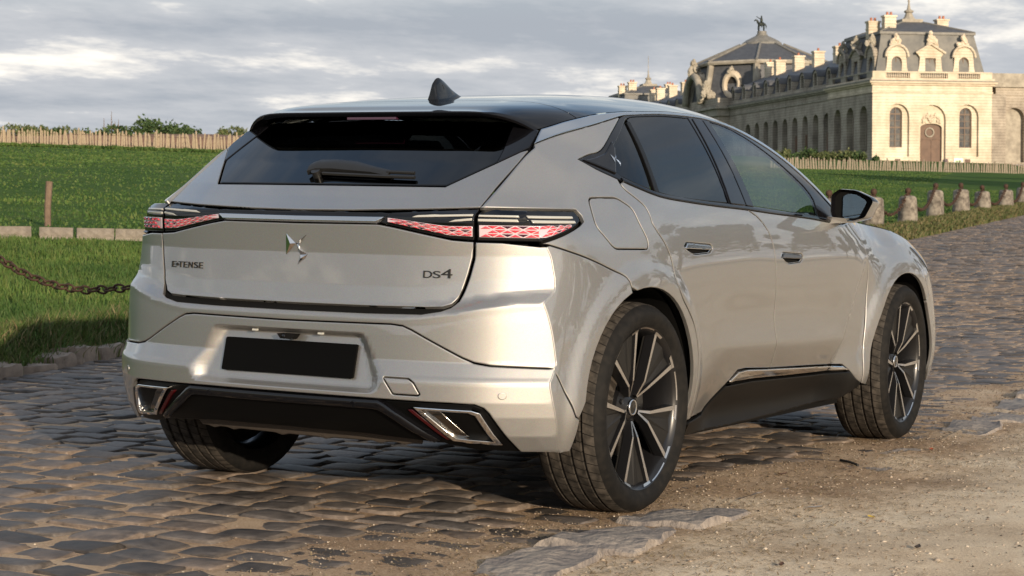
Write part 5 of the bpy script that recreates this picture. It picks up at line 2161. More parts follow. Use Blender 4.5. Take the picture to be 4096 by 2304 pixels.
    # cornice: stacked courses stepping out
    for k, (o, z0, z1, m) in enumerate(((.10, 8.8, 9.0, TRIM), (.03, 9.0, 9.75, STONE), (.28, 9.75, 9.98, TRIM), (.52, 9.98, 10.22, TRIM), (.60, 10.22, 10.34, LEAD), (.22, 10.34, 10.62, TRIM))):
        q = MB()
        q.b2((-o, a - o, z0), (W + o, b + o, z1))
        q.obj('cornice_course', m, root)
    # balustrade along front and left
    rail = MB()
    rail.b2((.0, a - .05, 11.28), (W, a + .30, 11.46))
    rail.obj('balustrade_rail', TRIM, root)
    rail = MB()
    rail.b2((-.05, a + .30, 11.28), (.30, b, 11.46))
    rail.obj('balustrade_rail', TRIM_SHADE, root)
    for (x0, x1) in ((0, 1.75), (4.9, 6.2), (9.9, 11.2), (14.2, W)):
        q = MB()
        q.b2((x0, a + .0, 10.62), (x1, a + .26, 11.28))
        q.obj('balustrade_pier', TRIM, root)
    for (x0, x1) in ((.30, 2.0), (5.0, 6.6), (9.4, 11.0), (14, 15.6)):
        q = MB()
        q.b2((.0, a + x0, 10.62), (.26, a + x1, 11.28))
        q.obj('balustrade_pier', TRIM_SHADE, root)
    bm_ = MB()
    bm_.lathe([(.075, 0), (.05, .10), (.10, .25), (.05, .50), (.075, .66)], 6)
    bme = bm_.mesh('baluster', TRIM, True)
    for (x0, x1) in ((1.75, 4.9), (6.2, 9.9), (11.2, 14.2)):
        n = int((x1 - x0) / .27)
        for i in range(n):
            o = bpy.data.objects.new('baluster', bme)
            o.location = (x0 + (i + .5) * (x1 - x0) / n, a + .13, 10.62)
            link(o, root)
    # mansard roof: steep lower slopes, hipped top with a short ridge platform
    def ring(o, z):
        return [(o, a + o, z), (W - o, a + o, z), (W - o, b - o, z), (o, b - o, z)]
    def quads(r0, r1):
        V = ring(*r0) + ring(*r1)
        return V, [(i, (i + 1) % 4, 4 + (i + 1) % 4, 4 + i) for i in range(4)]
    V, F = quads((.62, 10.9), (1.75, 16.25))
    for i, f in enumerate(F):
        mesh_obj('mansard_slope', [V[j] for j in f], [(0, 1, 2, 3)], SLATEP if i == 0 else SLATE, root, smooth=False)  # front slope takes the paler slate
    q = MB()
    q.b2((1.55, a + 1.55, 16.2), (W - 1.55, b - 1.55, 16.5))
    q.obj('roof_band', LEAD, root)
    V, F = quads((1.6, 16.5), (6.55, 18.2))
    F.append((4, 5, 6, 7))
    mesh_obj('hipped_roof', V, F, SLATE, root, smooth=False)
    for cnr in range(4):
        mb = MB()
        mb.tube([V[cnr], V[cnr + 4]], .13, 6)
        mb.obj('hip_flashing', LEAD, root)
    fn = MB()
    fn.b2((6.5, (a + b) / 2 - 1.3, 18.2), (W - 6.5, (a + b) / 2 + 1.3, 18.6))
    fn.lathe([(.95, 18.6), (.6, 19.0), (.42, 19.5), (.62, 19.6), (.62, 19.75), (.25, 19.95), (.10, 20.8), (.16, 21.0), (.06, 21.3), (.04, 24.0), (0, 24.1)], 10, c=(W / 2, (a + b) / 2, 0))
    fn.obj('roof_finial', TRIM_SHADE, root)
    for (u, v, w0, w1) in ((2.2, a + 5.6, 15.8, 17.9), (3.7, a + 4.0, 16.2, 18.5), (9.4, a + 11.0, 17.0, 18.2), (11.4, a + 5.6, 16.4, 18.3)):
        chimney(root, u, v, w0, w1, 1.5, 1.0)

    def dormer(c, front, kind, m, seed):
        """stone dormer standing behind the balustrade; front(a, b, d)"""
        hw = 1.35 if kind == 'round' else 1.5
        out = [(c - hw - .35, 10.6), (c + hw + .35, 10.6), (c + hw, 12.0), (c + hw * .92, 13.3)]
        if kind == 'round':
            out += [(c + hw * .92 * math.cos(t), 13.35 + 1.25 * math.sin(t)) for t in np.linspace(.15, math.pi - .15, 9)]
        else:
            out += [(c + hw + .3, 13.85), (c, 14.75), (c - hw - .3, 13.85)]
        out += [(c - hw * .92, 13.3), (c - hw, 12.0)]
        win = arch_poly(c, .68, 10.95, 13.35) if kind == 'round' else [(c - .7, 10.95), (c + .7, 10.95), (c + .7, 13.2), (c - .7, 13.2)]
        V, F = holed(out, [win], front, .30)
        n0, n = len(V), len(out)
        V += [front(p, q, 0) for p, q in out] + [front(p, q, 1.9) for p, q in out]
        F += [(n0 + i, n0 + n + i, n0 + n + (i + 1) % n, n0 + (i + 1) % n) for i in range(n)]
        d_ = mesh_obj('dormer', V, F, m, root, smooth=False)
        # hood moulding
        if kind == 'round':
            top = [(c + (hw + .12) * math.cos(t), 13.3 + 1.5 * math.sin(t)) for t in np.linspace(0, math.pi, 13)]
        else:
            top = [(c + hw + .45, 13.8), (c, 14.95), (c - hw - .45, 13.8)]
        mb = MB()
        mb.tube([front(p, q, -.12) for p, q in top], .16, 6)
        mb.obj('hood_mould', m, d_)
        window(root, win, front, .22, 2, 3, pane=mat('dormer_pane', (.16, .15, .135), .15))
        carved(root, front(c, 14.65 if kind == 'round' else 14.6, .15), 1.9 if kind == 'round' else 2.3, seed, TRIM if m is STONE else TRIM_SHADE)
    f2 = lambda p, q, d: (p, v0 + sgn * (.75 + d), q)
    s2 = lambda p, q, d: (.75 + d, v0 + sgn * p, q)
    if detail:
        for c, k, sd in ((3.45, 'round', 3), (7.9, 'tri', 4), (12.35, 'round', 5)):
            dormer(c, f2, k, STONE, sd)
        for c, k, sd in ((2.6, 'round', 6), (7.8, 'tri', 7), (12.6, 'round', 8)):
            dormer(c, s2, k, STONE_SHADE, sd)


def wing(root, v0, v1):
    """long side range with tall arches below and a row of dormers above"""
    U0 = .55
    L = v1 - v0
    fm = lambda a, b, d: (U0 + d, v0 + a, b)
    n = 9
    cs = [2.1 + 4.2 * i for i in range(n)]
    ar = [arch_poly(c, 1.12, .3, 7.15) for c in cs if c + 1.2 < L]
    V, F = holed([(0, 0), (L, 0), (L, 8.8), (0, 8.8)], ar, fm, .8)
    mesh_obj('arcade_wall', V, F, STONE_SHADE, root, smooth=False)
    for i, a in enumerate(ar):
        c = cs[i]
        V = [fm(p, q, .8) for p, q in a]
        mesh_obj('niche_wall', V, [tuple(range(len(V)))], STONE_SHADE, root, smooth=False)
        window(root, arch_poly(c - .12, .66, 1.7, 6.7), fm, .62, 2, 6)
        if i in (0, 2, 3):
            q = MB()
            q.b2((U0 + .45, v0 + c + .9, 1.0), (U0 + .83, v0 + c + 1.12, 4.6))
            q.obj('patched_masonry', BRICKRED, root)
    for o, z0, z1, m in ((.10, 8.8, 9.0, TRIM_SHADE), (.03, 9.0, 9.75, STONE_SHADE), (.28, 9.75, 9.98, TRIM_SHADE), (.52, 9.98, 10.22, TRIM_SHADE), (.60, 10.22, 10.34, LEAD)):
        q = MB()
        q.b2((U0 - o, v0 + .62, z0), (U0 + 15.2, v1 - .02, z1))
        q.obj('cornice_course', m, root)
    q = MB()
    q.b2((U0 - .02, v0 + .62, 10.34), (U0 + .5, v1, 10.95))
    q.obj('parapet', STONE_SHADE, root)
    # roof
    V = [(U0 + .5, v0, 10.6), (U0 + .5, v1, 10.6), (U0 + 1.6, v1, 13.3), (U0 + 1.6, v0, 13.3), (8.1, v1, 15.6), (8.1, v0, 15.6), (15.3, v1, 10.6), (15.3, v0, 10.6)]
    mesh_obj('wing_roof', V, [(0, 3, 2, 1), (3, 5, 4, 2), (5, 7, 6, 4)], SLATE, root, smooth=False)
    dn = 9
    for i in range(dn):
        c = 1.6 + i * (L - 3.2) / (dn - 1) if L > 20 else None
        if c is None:
            break
        f2 = lambda p, q, d: (U0 + .1 + d, v0 + p, q)
        win = arch_poly(c, .52, 11.05, 12.75)
        out = arch_poly(c, .92, 10.6, 13.15)
        V, F = holed(out, [win], f2, .3)
        n0, k = len(V), len(out)
        V += [f2(p, q, 0) for p, q in out] + [f2(p, q, 2.0) for p, q in out]
        F += [(n0 + j, n0 + k + j, n0 + k + (j + 1) % k, n0 + (j + 1) % k) for j in range(k)]
        d_ = mesh_obj('dormer', V, F, STONE_SHADE, root, smooth=False)
        mb = MB()
        mb.lathe([(.98, 0), (1.04, .4), (1.0, 1.6)], 10, arc=(0, math.pi), c=(U0 + .2, v0 + c, 12.22), M=Matrix.Rotation(math.pi / 2, 4, 'Z') @ Matrix.Rotation(math.pi / 2, 4, 'X') @ Matrix.Rotation(0, 4, 'Z'))
        V2 = [(U0 + .0 + dd, v0 + c + 1.0 * math.cos(t), 12.2 + 1.02 * math.sin(t)) for t in np.linspace(0, math.pi, 9) for dd in (0, 1.9)]
        F2 = [(2 * j, 2 * j + 1, 2 * j + 3, 2 * j + 2) for j in range(8)]
        mesh_obj('dormer_hood', V2, F2, SLATE, d_, smooth=True)
        V = [f2(p, q, .28) for p, q in win]
        mesh_obj('window', V, [tuple(range(len(V)))], PANE, root, smooth=False)
    for i, c in enumerate((.278, .468, .655, .842, .94)):
        chimney(root, 6.2, v0 + L * c, 13.0, 16.7, 1.5, 1.1, 1)


def dome(root):
    """tall central drum with carved oculi, curved slate roof, crown and rider statue"""
    cu, cv = 9.5, 72.0
    R = 11.4
    n = 8
    rot = math.pi / 8

    def ring(r, z, m=n):
        return [(cu + r * math.cos(rot + 2 * math.pi * k / m), cv + r * math.sin(rot + 2 * math.pi * k / m), z) for k in range(m)]

    def band(r0, z0, r1, z1, m, name):
        A, B_ = ring(r0, z0), ring(r1, z1)
        for k in range(n):
            k2 = (k + 1) % n
            mesh_obj(name, [A[k], A[k2], B_[k2], B_[k]], [(0, 1, 2, 3)], m, root, smooth=False)
    base = MB()
    base.b2((-1.2, cv - 11.5, 0), (17.4, cv + 11.5, 8.8))
    base.obj('dome_base', STONE_SHADE, root)
    for o, z0, z1, m in ((.28, 8.8, 9.9, TRIM_SHADE), (.7, 9.9, 10.3, TRIM_SHADE), (.2, 10.3, 11.6, STONE_SHADE)):
        q = MB()
        q.b2((-1.2 - o, cv - 11.5 - o, z0), (17.4 + o, cv + 11.5 + o, z1))
        q.obj('cornice_course', m, root)
    band(R, 11.2, R * .90, 17.4, SLATE, 'drum_face')
    A, B_ = ring(R * 1.01, 11.2), ring(R * .91, 17.4)
    for k in range(n):
        mb = MB()
        mb.tube([A[k], B_[k]], .55, 6)
        mb.obj('drum_quoin', TRIM_SHADE, root)
    mb = MB()
    A = ring(R * .95, 17.4)
    mb.tube(A + [A[0]], .35, 6)
    mb.obj('drum_cornice', TRIM_SHADE, root)
    band(R * .97, 17.6, R * .30, 20.8, SLATE, 'dome_roof')
    A, B_ = ring(R * .97, 17.65), ring(R * .30, 20.85)
    for k in range(n):
        mb = MB()
        mb.tube([A[k], B_[k]], .22, 6)
        mb.obj('dome_rib', LEAD, root)
    cr = MB()
    cr.lathe([(3.0, 20.6), (3.25, 20.75), (3.15, 21.1), (2.6, 21.5), (1.6, 22.0), (.95, 22.3), (.95, 22.45), (.75, 22.5), (.75, 23.0), (0, 23.0)], 16, c=(cu, cv, 0))
    cr.obj('dome_crown', LEAD, root, smooth=True, sharp=30)
    # oculi with carved surrounds on the faces towards the viewer
    for ang in (math.pi * 1.25, math.pi * 1.5, math.pi, math.pi * 1.75):
        d = Vector((math.cos(ang), math.sin(ang), 0))
        p = Vector((cu, cv, 13.9)) + d * (R * .915 * math.cos(math.pi / 8) + .75)
        M = Matrix.Translation(p) @ d.to_track_quat('Z', 'Y').to_matrix().to_4x4() @ Matrix.Diagonal((1.0, 1.35, 1, 1))
        mb = MB()
        mb.lathe([(.85, -.9), (.95, .05), (1.25, .22), (1.6, .10), (1.7, -.9)], 20, M=M)
        o = mb.obj('oculus_surround', TRIM, root, smooth=True, sharp=40)
        mb = MB()
        mb.lathe([(.0, -.35), (.9, -.35)], 20, M=M)
        mb.obj('oculus_pane', VOID, o)
        carved(root, tuple(p + Vector((0, 0, 1.7))), 1.5, 90 + int(ang * 7), TRIM_SHADE)
    # carved gable over the great portal on the near side
    for uu, sz, sd in ((-1.6, 3.4, 31), (-1.2, 2.6, 32)):
        carved(root, (uu, cv - 6.0 + sd - 31, 11.6), sz, sd, TRIM_SHADE)
    mb = MB()
    for r in (4.2,):
        pts = [(-1.9, cv + r * math.cos(t), 11.0 + r * 1.1 * math.sin(t)) for t in np.linspace(0, math.pi, 15)]
        mb.tube(pts, .6, 6)
    mb.obj('portal_arch', TRIM_SHADE, root, smooth=True)
    carved(root, (-1.9, cv, 15.4), 3.4, 41, TRIM_SHADE)
    # rider statue
    st = MB()
    z = 0.0
    st.tube([(cu - .9, cv, z + 1.75), (cu - .3, cv, z + 1.7), (cu + .5, cv, z + 1.8)], [.42, .48, .42], 8)
    st.tube([(cu - .85, cv, z + 1.9), (cu - 1.25, cv, z + 2.6), (cu - 1.55, cv, z + 2.75), (cu - 1.95, cv, z + 2.45)], [.33, .24, .2, .12], 7)
    for x, y, k in ((-.75, -.2, 0), (-.7, .2, -.4), (.45, -.2, .15), (.5, .2, 0)):
        st.tube([(cu + x, cv + y, z + 1.6), (cu + x + k * .5, cv + y, z + .8), (cu + x + k * .2, cv + y, z)], [.2, .13, .1], 6)
    st.tube([(cu + .7, cv, z + 1.9), (cu + 1.1, cv, z + 1.3), (cu + 1.1, cv, z + .7)], [.12, .16, .05], 6)
    st.tube([(cu - .15, cv, z + 2.0), (cu - .1, cv, z + 2.9), (cu - .1, cv, z + 3.25)], [.32, .36, .16], 8)
    st.lathe([(0, z + 3.2), (.2, z + 3.35), (.22, z + 3.55), (.12, z + 3.75), (0, z + 3.8)], 8, c=(cu - .1, cv, 0))
    st.tube([(cu - .3, cv - .3, z + 2.95), (cu - .9, cv - .35, z + 3.15), (cu - 1.5, cv - .3, z + 3.55)], [.14, .11, .07], 6)
    st.tube([(cu + .05, cv - .35, z + 2.1), (cu - .25, cv - .5, z + 1.5), (cu - .2, cv - .5, z + .9)], [.18, .14, .1], 6)
    st.V = [(cu + (x - cu) * .66, cv + (y - cv) * .66, 23.0 + zz * .66) for x, y, zz in st.V]
    st.obj('rider_statue', BRONZE, root, smooth=True)


PALACE = empty('stone_palace')
PALACE.matrix_world = PAL_M
tag(PALACE, 'long limestone palace with slate mansard roofs, central dome and rider statue', 'palace')
pavilion(PALACE, 0.0, 1, True)
wing(PALACE, 15.6, 60.5)
dome(PALACE)
wing(PALACE, 83.5, 128.4)
pavilion(PALACE, 144.0, -1, False)
# range to the right of the near pavilion
V, F = holed([(0, 0), (30, 0), (30, 8.8), (0, 8.8)], [arch_poly(c, 1.35, .3, 7.2) for c in (1.9, 6.3, 10.7, 15.1)], lambda a, b, d: (17.7 + a, 1.6 + d, b), .7)
mesh_obj('side_range_wall', V, F, STONE_SHADE, PALACE, smooth=False)
for c in (1.9, 6.3, 10.7, 15.1):
    V = [(17.7 + a, 2.3, b) for a, b in arch_poly(c, 1.35, .3, 7.2)]
    mesh_obj('niche_wall', V, [tuple(range(len(V)))], TRIM_SHADE, PALACE, smooth=False)
for o, z0, z1, m in ((.10, 8.8, 9.75, STONE_SHADE), (.5, 9.75, 10.3, TRIM_SHADE), (.1, 10.3, 11.5, TRIM_SHADE)):
    q = MB()
    q.b2((16.45 if z0 > 8.9 else 17.0, 1.6 - o, z0), (47.7, 9.0, z1))
    q.obj('cornice_course', m, PALACE)


# ------------------------------------------------------------------ lawn furniture, fences, plants
def lawn_z(x, y):
    return float(terrain(x, y)) + .13


WOOD = mat('weathered_pale_wood', (.30, .235, .155), .85, noise=(14, .18, (.42, .34, .235)), bump=(60, .3, .004))
WOODD = mat('weathered_brown_wood', (.105, .070, .048), .85, noise=(12, .18, (.18, .125, .085)), bump=(60, .3, .004))
WOODG = mat('grey_fence_wood', (.17, .145, .11), .85, noise=(14, .18, (.27, .225, .165)), bump=(60, .3, .004))
RUST = mat('rusty_iron', (.042, .023, .015), .75, metal=.4, noise=(25, .2, (.085, .046, .028)), bump=(80, .4, .003))
LICHEN = mat('lichen_stone', (.075, .063, .052), .9, noise=(9, .11, (.25, .22, .18)), bump=(30, .5, .01))
KERBST = mat('kerb_sandstone', (.12, .095, .078), .85, noise=(7, .16, (.27, .215, .17)), bump=(24, .5, .012))
KERBPALE = mat('pale_kerb_stone', (.34, .29, .24), .85, noise=(9, .13, (.17, .15, .14)), bump=(26, 1.0, .02))
BANK = mat('earth_bank', (.16, .085, .055), .95, noise=(1.2, .15, (.24, .15, .10)), bump=(3, .6, .1))


def paling_fence(name, label, P0, P1, height, pitch, material, seed, rows=2, post_every=15):
    rg = np.random.default_rng(seed)
    root = empty(name)
    tag(root, label, 'fence')
    P0, P1 = arr(P0), arr(P1)
    L = np.linalg.norm(P1 - P0)
    n = int(L / pitch)
    d = (P1 - P0) / L
    ang = math.atan2(d[1], d[0])
    meshes = []
    for k in range(4):
        mb = MB()
        w = .36 * rg.uniform(.8, 1.12) * pitch
        mb.add([(-w, -.012, 0), (w, -.012, 0), (w, .012, 0), (-w, .012, 0), (-w * .8, -.012, .92), (w * .8, -.012, .92), (w * .8, .012, .92), (-w * .8, .012, .92), (0, 0, 1.0)],
               [(0, 1, 5, 4), (1, 2, 6, 5), (2, 3, 7, 6), (3, 0, 4, 7), (4, 5, 8), (5, 6, 8), (6, 7, 8), (7, 4, 8)])
        meshes.append(mb.mesh('slat', material))
    for i in range(n):
        p = P0 + d * (i + .5) * pitch
        o = bpy.data.objects.new('slat', meshes[rg.integers(0, 4)])
        o.location = (p[0], p[1], lawn_z(p[0], p[1]) - .05)
        o.rotation_euler = (rg.normal(0, .04), rg.normal(0, .06) + .05 * math.sin(i * .31), ang)
        o.scale = (rg.uniform(.75, 1.15), 1, height * rg.uniform(.86, 1.08))
        link(o, root)
    for r in range(rows):
        pts = []
        for i in range(0, n + 1, 6):
            p = P0 + d * min(i * pitch, L)
            pts.append((p[0], p[1], lawn_z(p[0], p[1]) + height * (.22 + .5 * r)))
        mb = MB()
        mb.tube(pts, .012, 4)
        mb.obj('binding_wire', RUST, root)
    for i in range(0, n, post_every):
        p = P0 + d * i * pitch - arr([-d[1], d[0]]) * .06
        mb = MB()
        mb.tube([(p[0], p[1], lawn_z(p[0], p[1]) - .2), (p[0] + rg.normal(0, .02), p[1], lawn_z(p[0], p[1]) + height * 1.08)], .04, 7)
        mb.obj('fence_post', material, root)
    return root


def at_ground(px, d):
    """ground position under a picture column at forward distance d"""
    r = ray_dir(px, 845)
    p = CAM_LOC + r * d
    return arr([p[0], p[1]])


FL0, FL1 = at_ground(-420, 121), at_ground(1060, 113)
paling_fence('paling_fence', 'long pale chestnut paling fence at the top of the lawn left of the car', FL0, FL1, 1.12, .175, WOOD, 5)
FR0, FR1 = at_ground(3080, 117), at_ground(4180, 128)
paling_fence('paling_fence', 'low grey-brown paling fence in front of the stone palace', FR0, FR1, .72, .20, WOODG, 6)
BK0, BK1 = at_ground(-420, 128), at_ground(1060, 120)
paling_fence('paling_fence', 'second pale paling fence glimpsed behind the weeds on the bank', BK0, BK1, 1.0, .36, WOOD, 8, 1, 5)
# earth bank behind the fence
t = np.linspace(0, 1, 60)
V = []
for k in t:
    p = FL0 + (FL1 - FL0) * (k * 1.1 - .05)
    away = arr([math.cos(CAM_YAW + .15), math.sin(CAM_YAW + .15)])
    for dd, h in ((1.0, -.2), (2.5, .65), (5.5, .95), (9, .3), (13, -.4)):
        q = p + away * dd
        V.append((q[0], q[1], lawn_z(q[0], q[1]) + h + .25 * (vnoise(k * 60, dd, 4, 2) - .5)))
o = mesh_obj('earth_bank', V, [tuple(f) for f in grid_faces(60, 5)], BANK)
o['kind'] = 'structure'

# leaf-cluster plants
def leaf_mat(name, c1, c2, c3, patch=None):
    m = bpy.data.materials.new(name)
    m.use_nodes = True
    nt = m.node_tree
    b = nt.nodes['Principled BSDF']
    g = nt.nodes.new('ShaderNodeNewGeometry')
    r = nt.nodes.new('ShaderNodeValToRGB')
    e = r.color_ramp.elements
    e[0].color, e[1].color = (*c1, 1), (*c3, 1)
    e.new(.5).color = (*c2, 1)
    nt.links.new(g.outputs['Random Per Island'], r.inputs[0])
    nt.links.new(r.outputs[0], b.inputs['Base Color'])
    if patch:                                    # uneven sward: yellowed and lush patches
        n = nt.nodes.new('ShaderNodeTexNoise')
        n.inputs['Scale'].default_value = patch
        n.inputs['Detail'].default_value = 5
        nt.links.new(g.outputs['Position'], n.inputs['Vector'])
        r2 = nt.nodes.new('ShaderNodeValToRGB')
        r2.color_ramp.elements[0].position, r2.color_ramp.elements[1].position = .36, .66
        r2.color_ramp.elements[0].color, r2.color_ramp.elements[1].color = (.66, .74, .60, 1), (1.45, 1.22, 1.05, 1)
        nt.links.new(n.outputs['Fac'], r2.inputs[0])
        mu = nt.nodes.new('ShaderNodeMix')
        mu.data_type = 'RGBA'
        mu.blend_type = 'MULTIPLY'
        mu.inputs['Factor'].default_value = 1
        nt.links.new(r.outputs[0], mu.inputs['A'])
        nt.links.new(r2.outputs[0], mu.inputs['B'])
        nt.links.new(mu.outputs['Result'], b.inputs['Base Color'])
    b.inputs['Roughness'].default_value = .7
    b.inputs['Specular IOR Level'].default_value = .25
    MATS[name] = m
    return m


LEAF = leaf_mat('shrub_leaf', (.022, .045, .016), (.040, .075, .024), (.075, .105, .040))
LEAFW = leaf_mat('weed_leaf', (.045, .070, .022), (.075, .100, .035), (.14, .14, .065))
LEAFT = leaf_mat('tree_leaf', (.012, .026, .010), (.022, .042, .014), (.040, .060, .022))
BLADE = leaf_mat('grass_blade', (.036, .082, .018), (.052, .106, .025), (.082, .112, .038), .55)
BLADED = leaf_mat('dry_grass_blade', (.045, .075, .020), (.090, .095, .036), (.17, .135, .07))
BARK = mat('tree_bark', (.07, .055, .042), .9, bump=(20, .6, .02))


def leaf_cloud(n, shape, size, seed, upright=0.0):
    """n little bent leaves spread through shape(rng, n) -> points"""
    rg = np.random.default_rng(seed)
    P = shape(rg, n)
    a = rg.normal(0, 1, (n, 3))
    a[:, 2] += upright * 2
    a /= np.linalg.norm(a, axis=1, keepdims=True)
    b = rg.normal(0, 1, (n, 3))
    b -= (b * a).sum(1, keepdims=True) * a
    b /= np.linalg.norm(b, axis=1, keepdims=True)
    s = size * rg.uniform(.6, 1.4, (n, 1))
    V = np.stack([P - a * s, P + b * s * .5, P + a * s, P - b * s * .5], 1).reshape(-1, 3)
    F = np.arange(n * 4).reshape(n, 4)
    return V, F


def shrub(name, label, pos, w, h, n, material, seed, size, group=None, upright=.2, blobs=7):
    rg = np.random.default_rng(seed)
    C_ = np.stack([rg.uniform(-.5, .5, blobs) * w, rg.uniform(-.5, .5, blobs) * min(w, 2.0) * .6, rg.uniform(.15, .72, blobs) * h], 1)
    C_[:, 2] *= 1 - .5 * np.abs(C_[:, 0] / w * 2) ** 2
    Rr = rg.uniform(.16, .30, blobs) * min(w, 2.5 * h)

    def shp(r_, k):
        i = r_.integers(0, blobs, k)
        d = r_.normal(0, 1, (k, 3))
        d /= np.linalg.norm(d, axis=1, keepdims=True)
        P = C_[i] + d * (Rr[i] * r_.uniform(.55, 1.05, k))[:, None] * [1, 1, .8]
        tips = r_.random(k) < .08
        P[tips, 2] += r_.uniform(0, .4, tips.sum()) * h
        P[:, 2] = np.maximum(P[:, 2], .02)
        return P
    root = empty(name, None, (pos[0], pos[1], pos[2]))
    root.rotation_euler = (0, 0, CAM_YAW - math.pi / 2)
    tag(root, label, 'shrub' if 'shrub' in name else 'plant', group)
    V, F = leaf_cloud(n, shp, size, seed, upright)
    link(bpy.data.objects.new('foliage', fast_mesh('foliage', V, F, material, False)), root)
    mb = MB()
    for i in range(min(blobs, 6)):
        mb.tube([(C_[i, 0] * .4, C_[i, 1] * .4, -.1), tuple(C_[i])], [.04, .012], 5)
    mb.obj('stems', BARK, root)
    return root


def bank_pos(px, d=121.5, up=.75):
    p = at_ground(px, d)
    return (p[0], p[1], lawn_z(p[0], p[1]) + up)


shrub('dark_shrub', 'largest dark green bush on the bank above the left fence', bank_pos(600), 5.0, .95, 2600, LEAF, 1, .13, blobs=12)
shrub('dark_shrub', 'low green bush on the bank just right of the largest bush', bank_pos(735), 2.4, .6, 900, LEAF, 2, .11)
shrub('dark_shrub', 'green bush on the bank left of the tall dry stalks', bank_pos(320), 4.4, .5, 1500, LEAF, 3, .11, blobs=10)
shrub('weed_clump', 'tall weeds on the bank at the left edge of the picture', bank_pos(40), 3.0, .75, 900, LEAFW, 4, .10, upright=.9, blobs=9)
shrub('weed_clump', 'wispy weeds on the bank between two low bushes at left', bank_pos(185), 3.4, .7, 800, LEAFW, 5, .10, upright=.9, blobs=9)
shrub('weed_clump', 'yellowish weeds on the bank close behind the rear window', bank_pos(930), 3.2, .7, 1000, LEAFW, 6, .10, upright=.7, blobs=9)
for px, h, lab in ((418, 1.0, 'leftmost thin dry stalk on the bank left of the largest bush'), (448, 1.45, 'tallest thin dry stalk on the bank left of the largest bush'), (462, .8, 'shortest thin dry stalk on the bank left of the largest bush'), (476, .95, 'thin dry stalk on the bank standing nearest the largest bush')):
    p = bank_pos(px, 121, .9)
    mb = MB()
    mb.tube([p, (p[0] + .05, p[1] + .03, p[2] + h * .6), (p[0] + .02, p[1], p[2] + h)], [.03, .025, .01], 5)
    o = mb.obj('dry_stalk', WOODD)
    tag(o, lab, 'plant', 'dry stalks on the bank')
for i, px in enumerate((3150, 3215, 3280, 3345, 3405, 3450)):
    p = at_ground(px, 165)
    m = LEAFW if i in (3,) else (LEAF if i % 2 else LEAFW)
    shrub('hedge_shrub', ['low green bush at the palace foot next to the car roof pillar', 'low bush second from the car roof pillar at the palace foot', 'low dark bush in the middle of the row before the palace arches', 'brownish low bush in the row before the palace arches', 'green low bush second nearest the sunlit corner', 'green low bush nearest the sunlit palace corner'][i],
          (p[0], p[1], lawn_z(p[0], p[1]) + .35), 2.4, .75, 700, m, 20 + i, .13, upright=.4)

# wooden stake and the low edging beams on the lawn
sp_, sd_ = ground_hit(190, 903)
mb = MB()
mb.tube([(0, 0, -.2), (.006, .0, .25), (.03, -.01, .565)], [.042, .042, .044], 8)
o = mb.obj('wooden_stake', WOODD, None, True, 40, loc=tuple(sp_))
tag(o, 'leaning brown wooden stake standing alone in the grass at left', 'stake')


def beam(p0, p1, d0, d1, label, seed):
    a, _ = ground_hit(*p0)
    b, _ = ground_hit(*p1)
    a[2], b[2] = lawn_z(a[0], a[1]), lawn_z(b[0], b[1])
    L = float(np.linalg.norm(b - a))
    mb = MB()
    n = max(3, int(L / .11))
    for i in range(n):           # row of raised diamonds on the face
        x0, x1 = L * i / n, L * (i + 1) / n
        xm = (x0 + x1) / 2
        mb.add([(x0, -.05, .03), (x1, -.05, .03), (x1, -.05, .11), (x0, -.05, .11), (xm, -.066, .07)], [(0, 1, 4), (1, 2, 4), (2, 3, 4), (3, 0, 4)])
    mb.b2((0, -.0495, -.06), (L, .05, .13))
    o = mb.obj('edging_beam', mat('grey_edging_wood', (.13, .112, .092), .85, noise=(9, .16, (.23, .20, .165)), bump=(40, .4, .01)))
    o.location = a
    o.rotation_euler = (0, math.asin((a[2] - b[2]) / L), math.atan2(b[1] - a[1], b[0] - a[0]))
    tag(o, label, 'beam')


beam((-40, 951), (120, 951), 0, 0, 'short grey notched edging beam at the left picture edge', 1)
beam((158, 955), (292, 957), 0, 0, 'grey notched edging beam right of the wooden stake', 2)
beam((306, 958), (455, 960), 0, 0, 'grey notched edging beam in the middle of the row', 3)
beam((462, 960), (700, 966), 0, 0, 'grey notched edging beam reaching behind the car', 4)

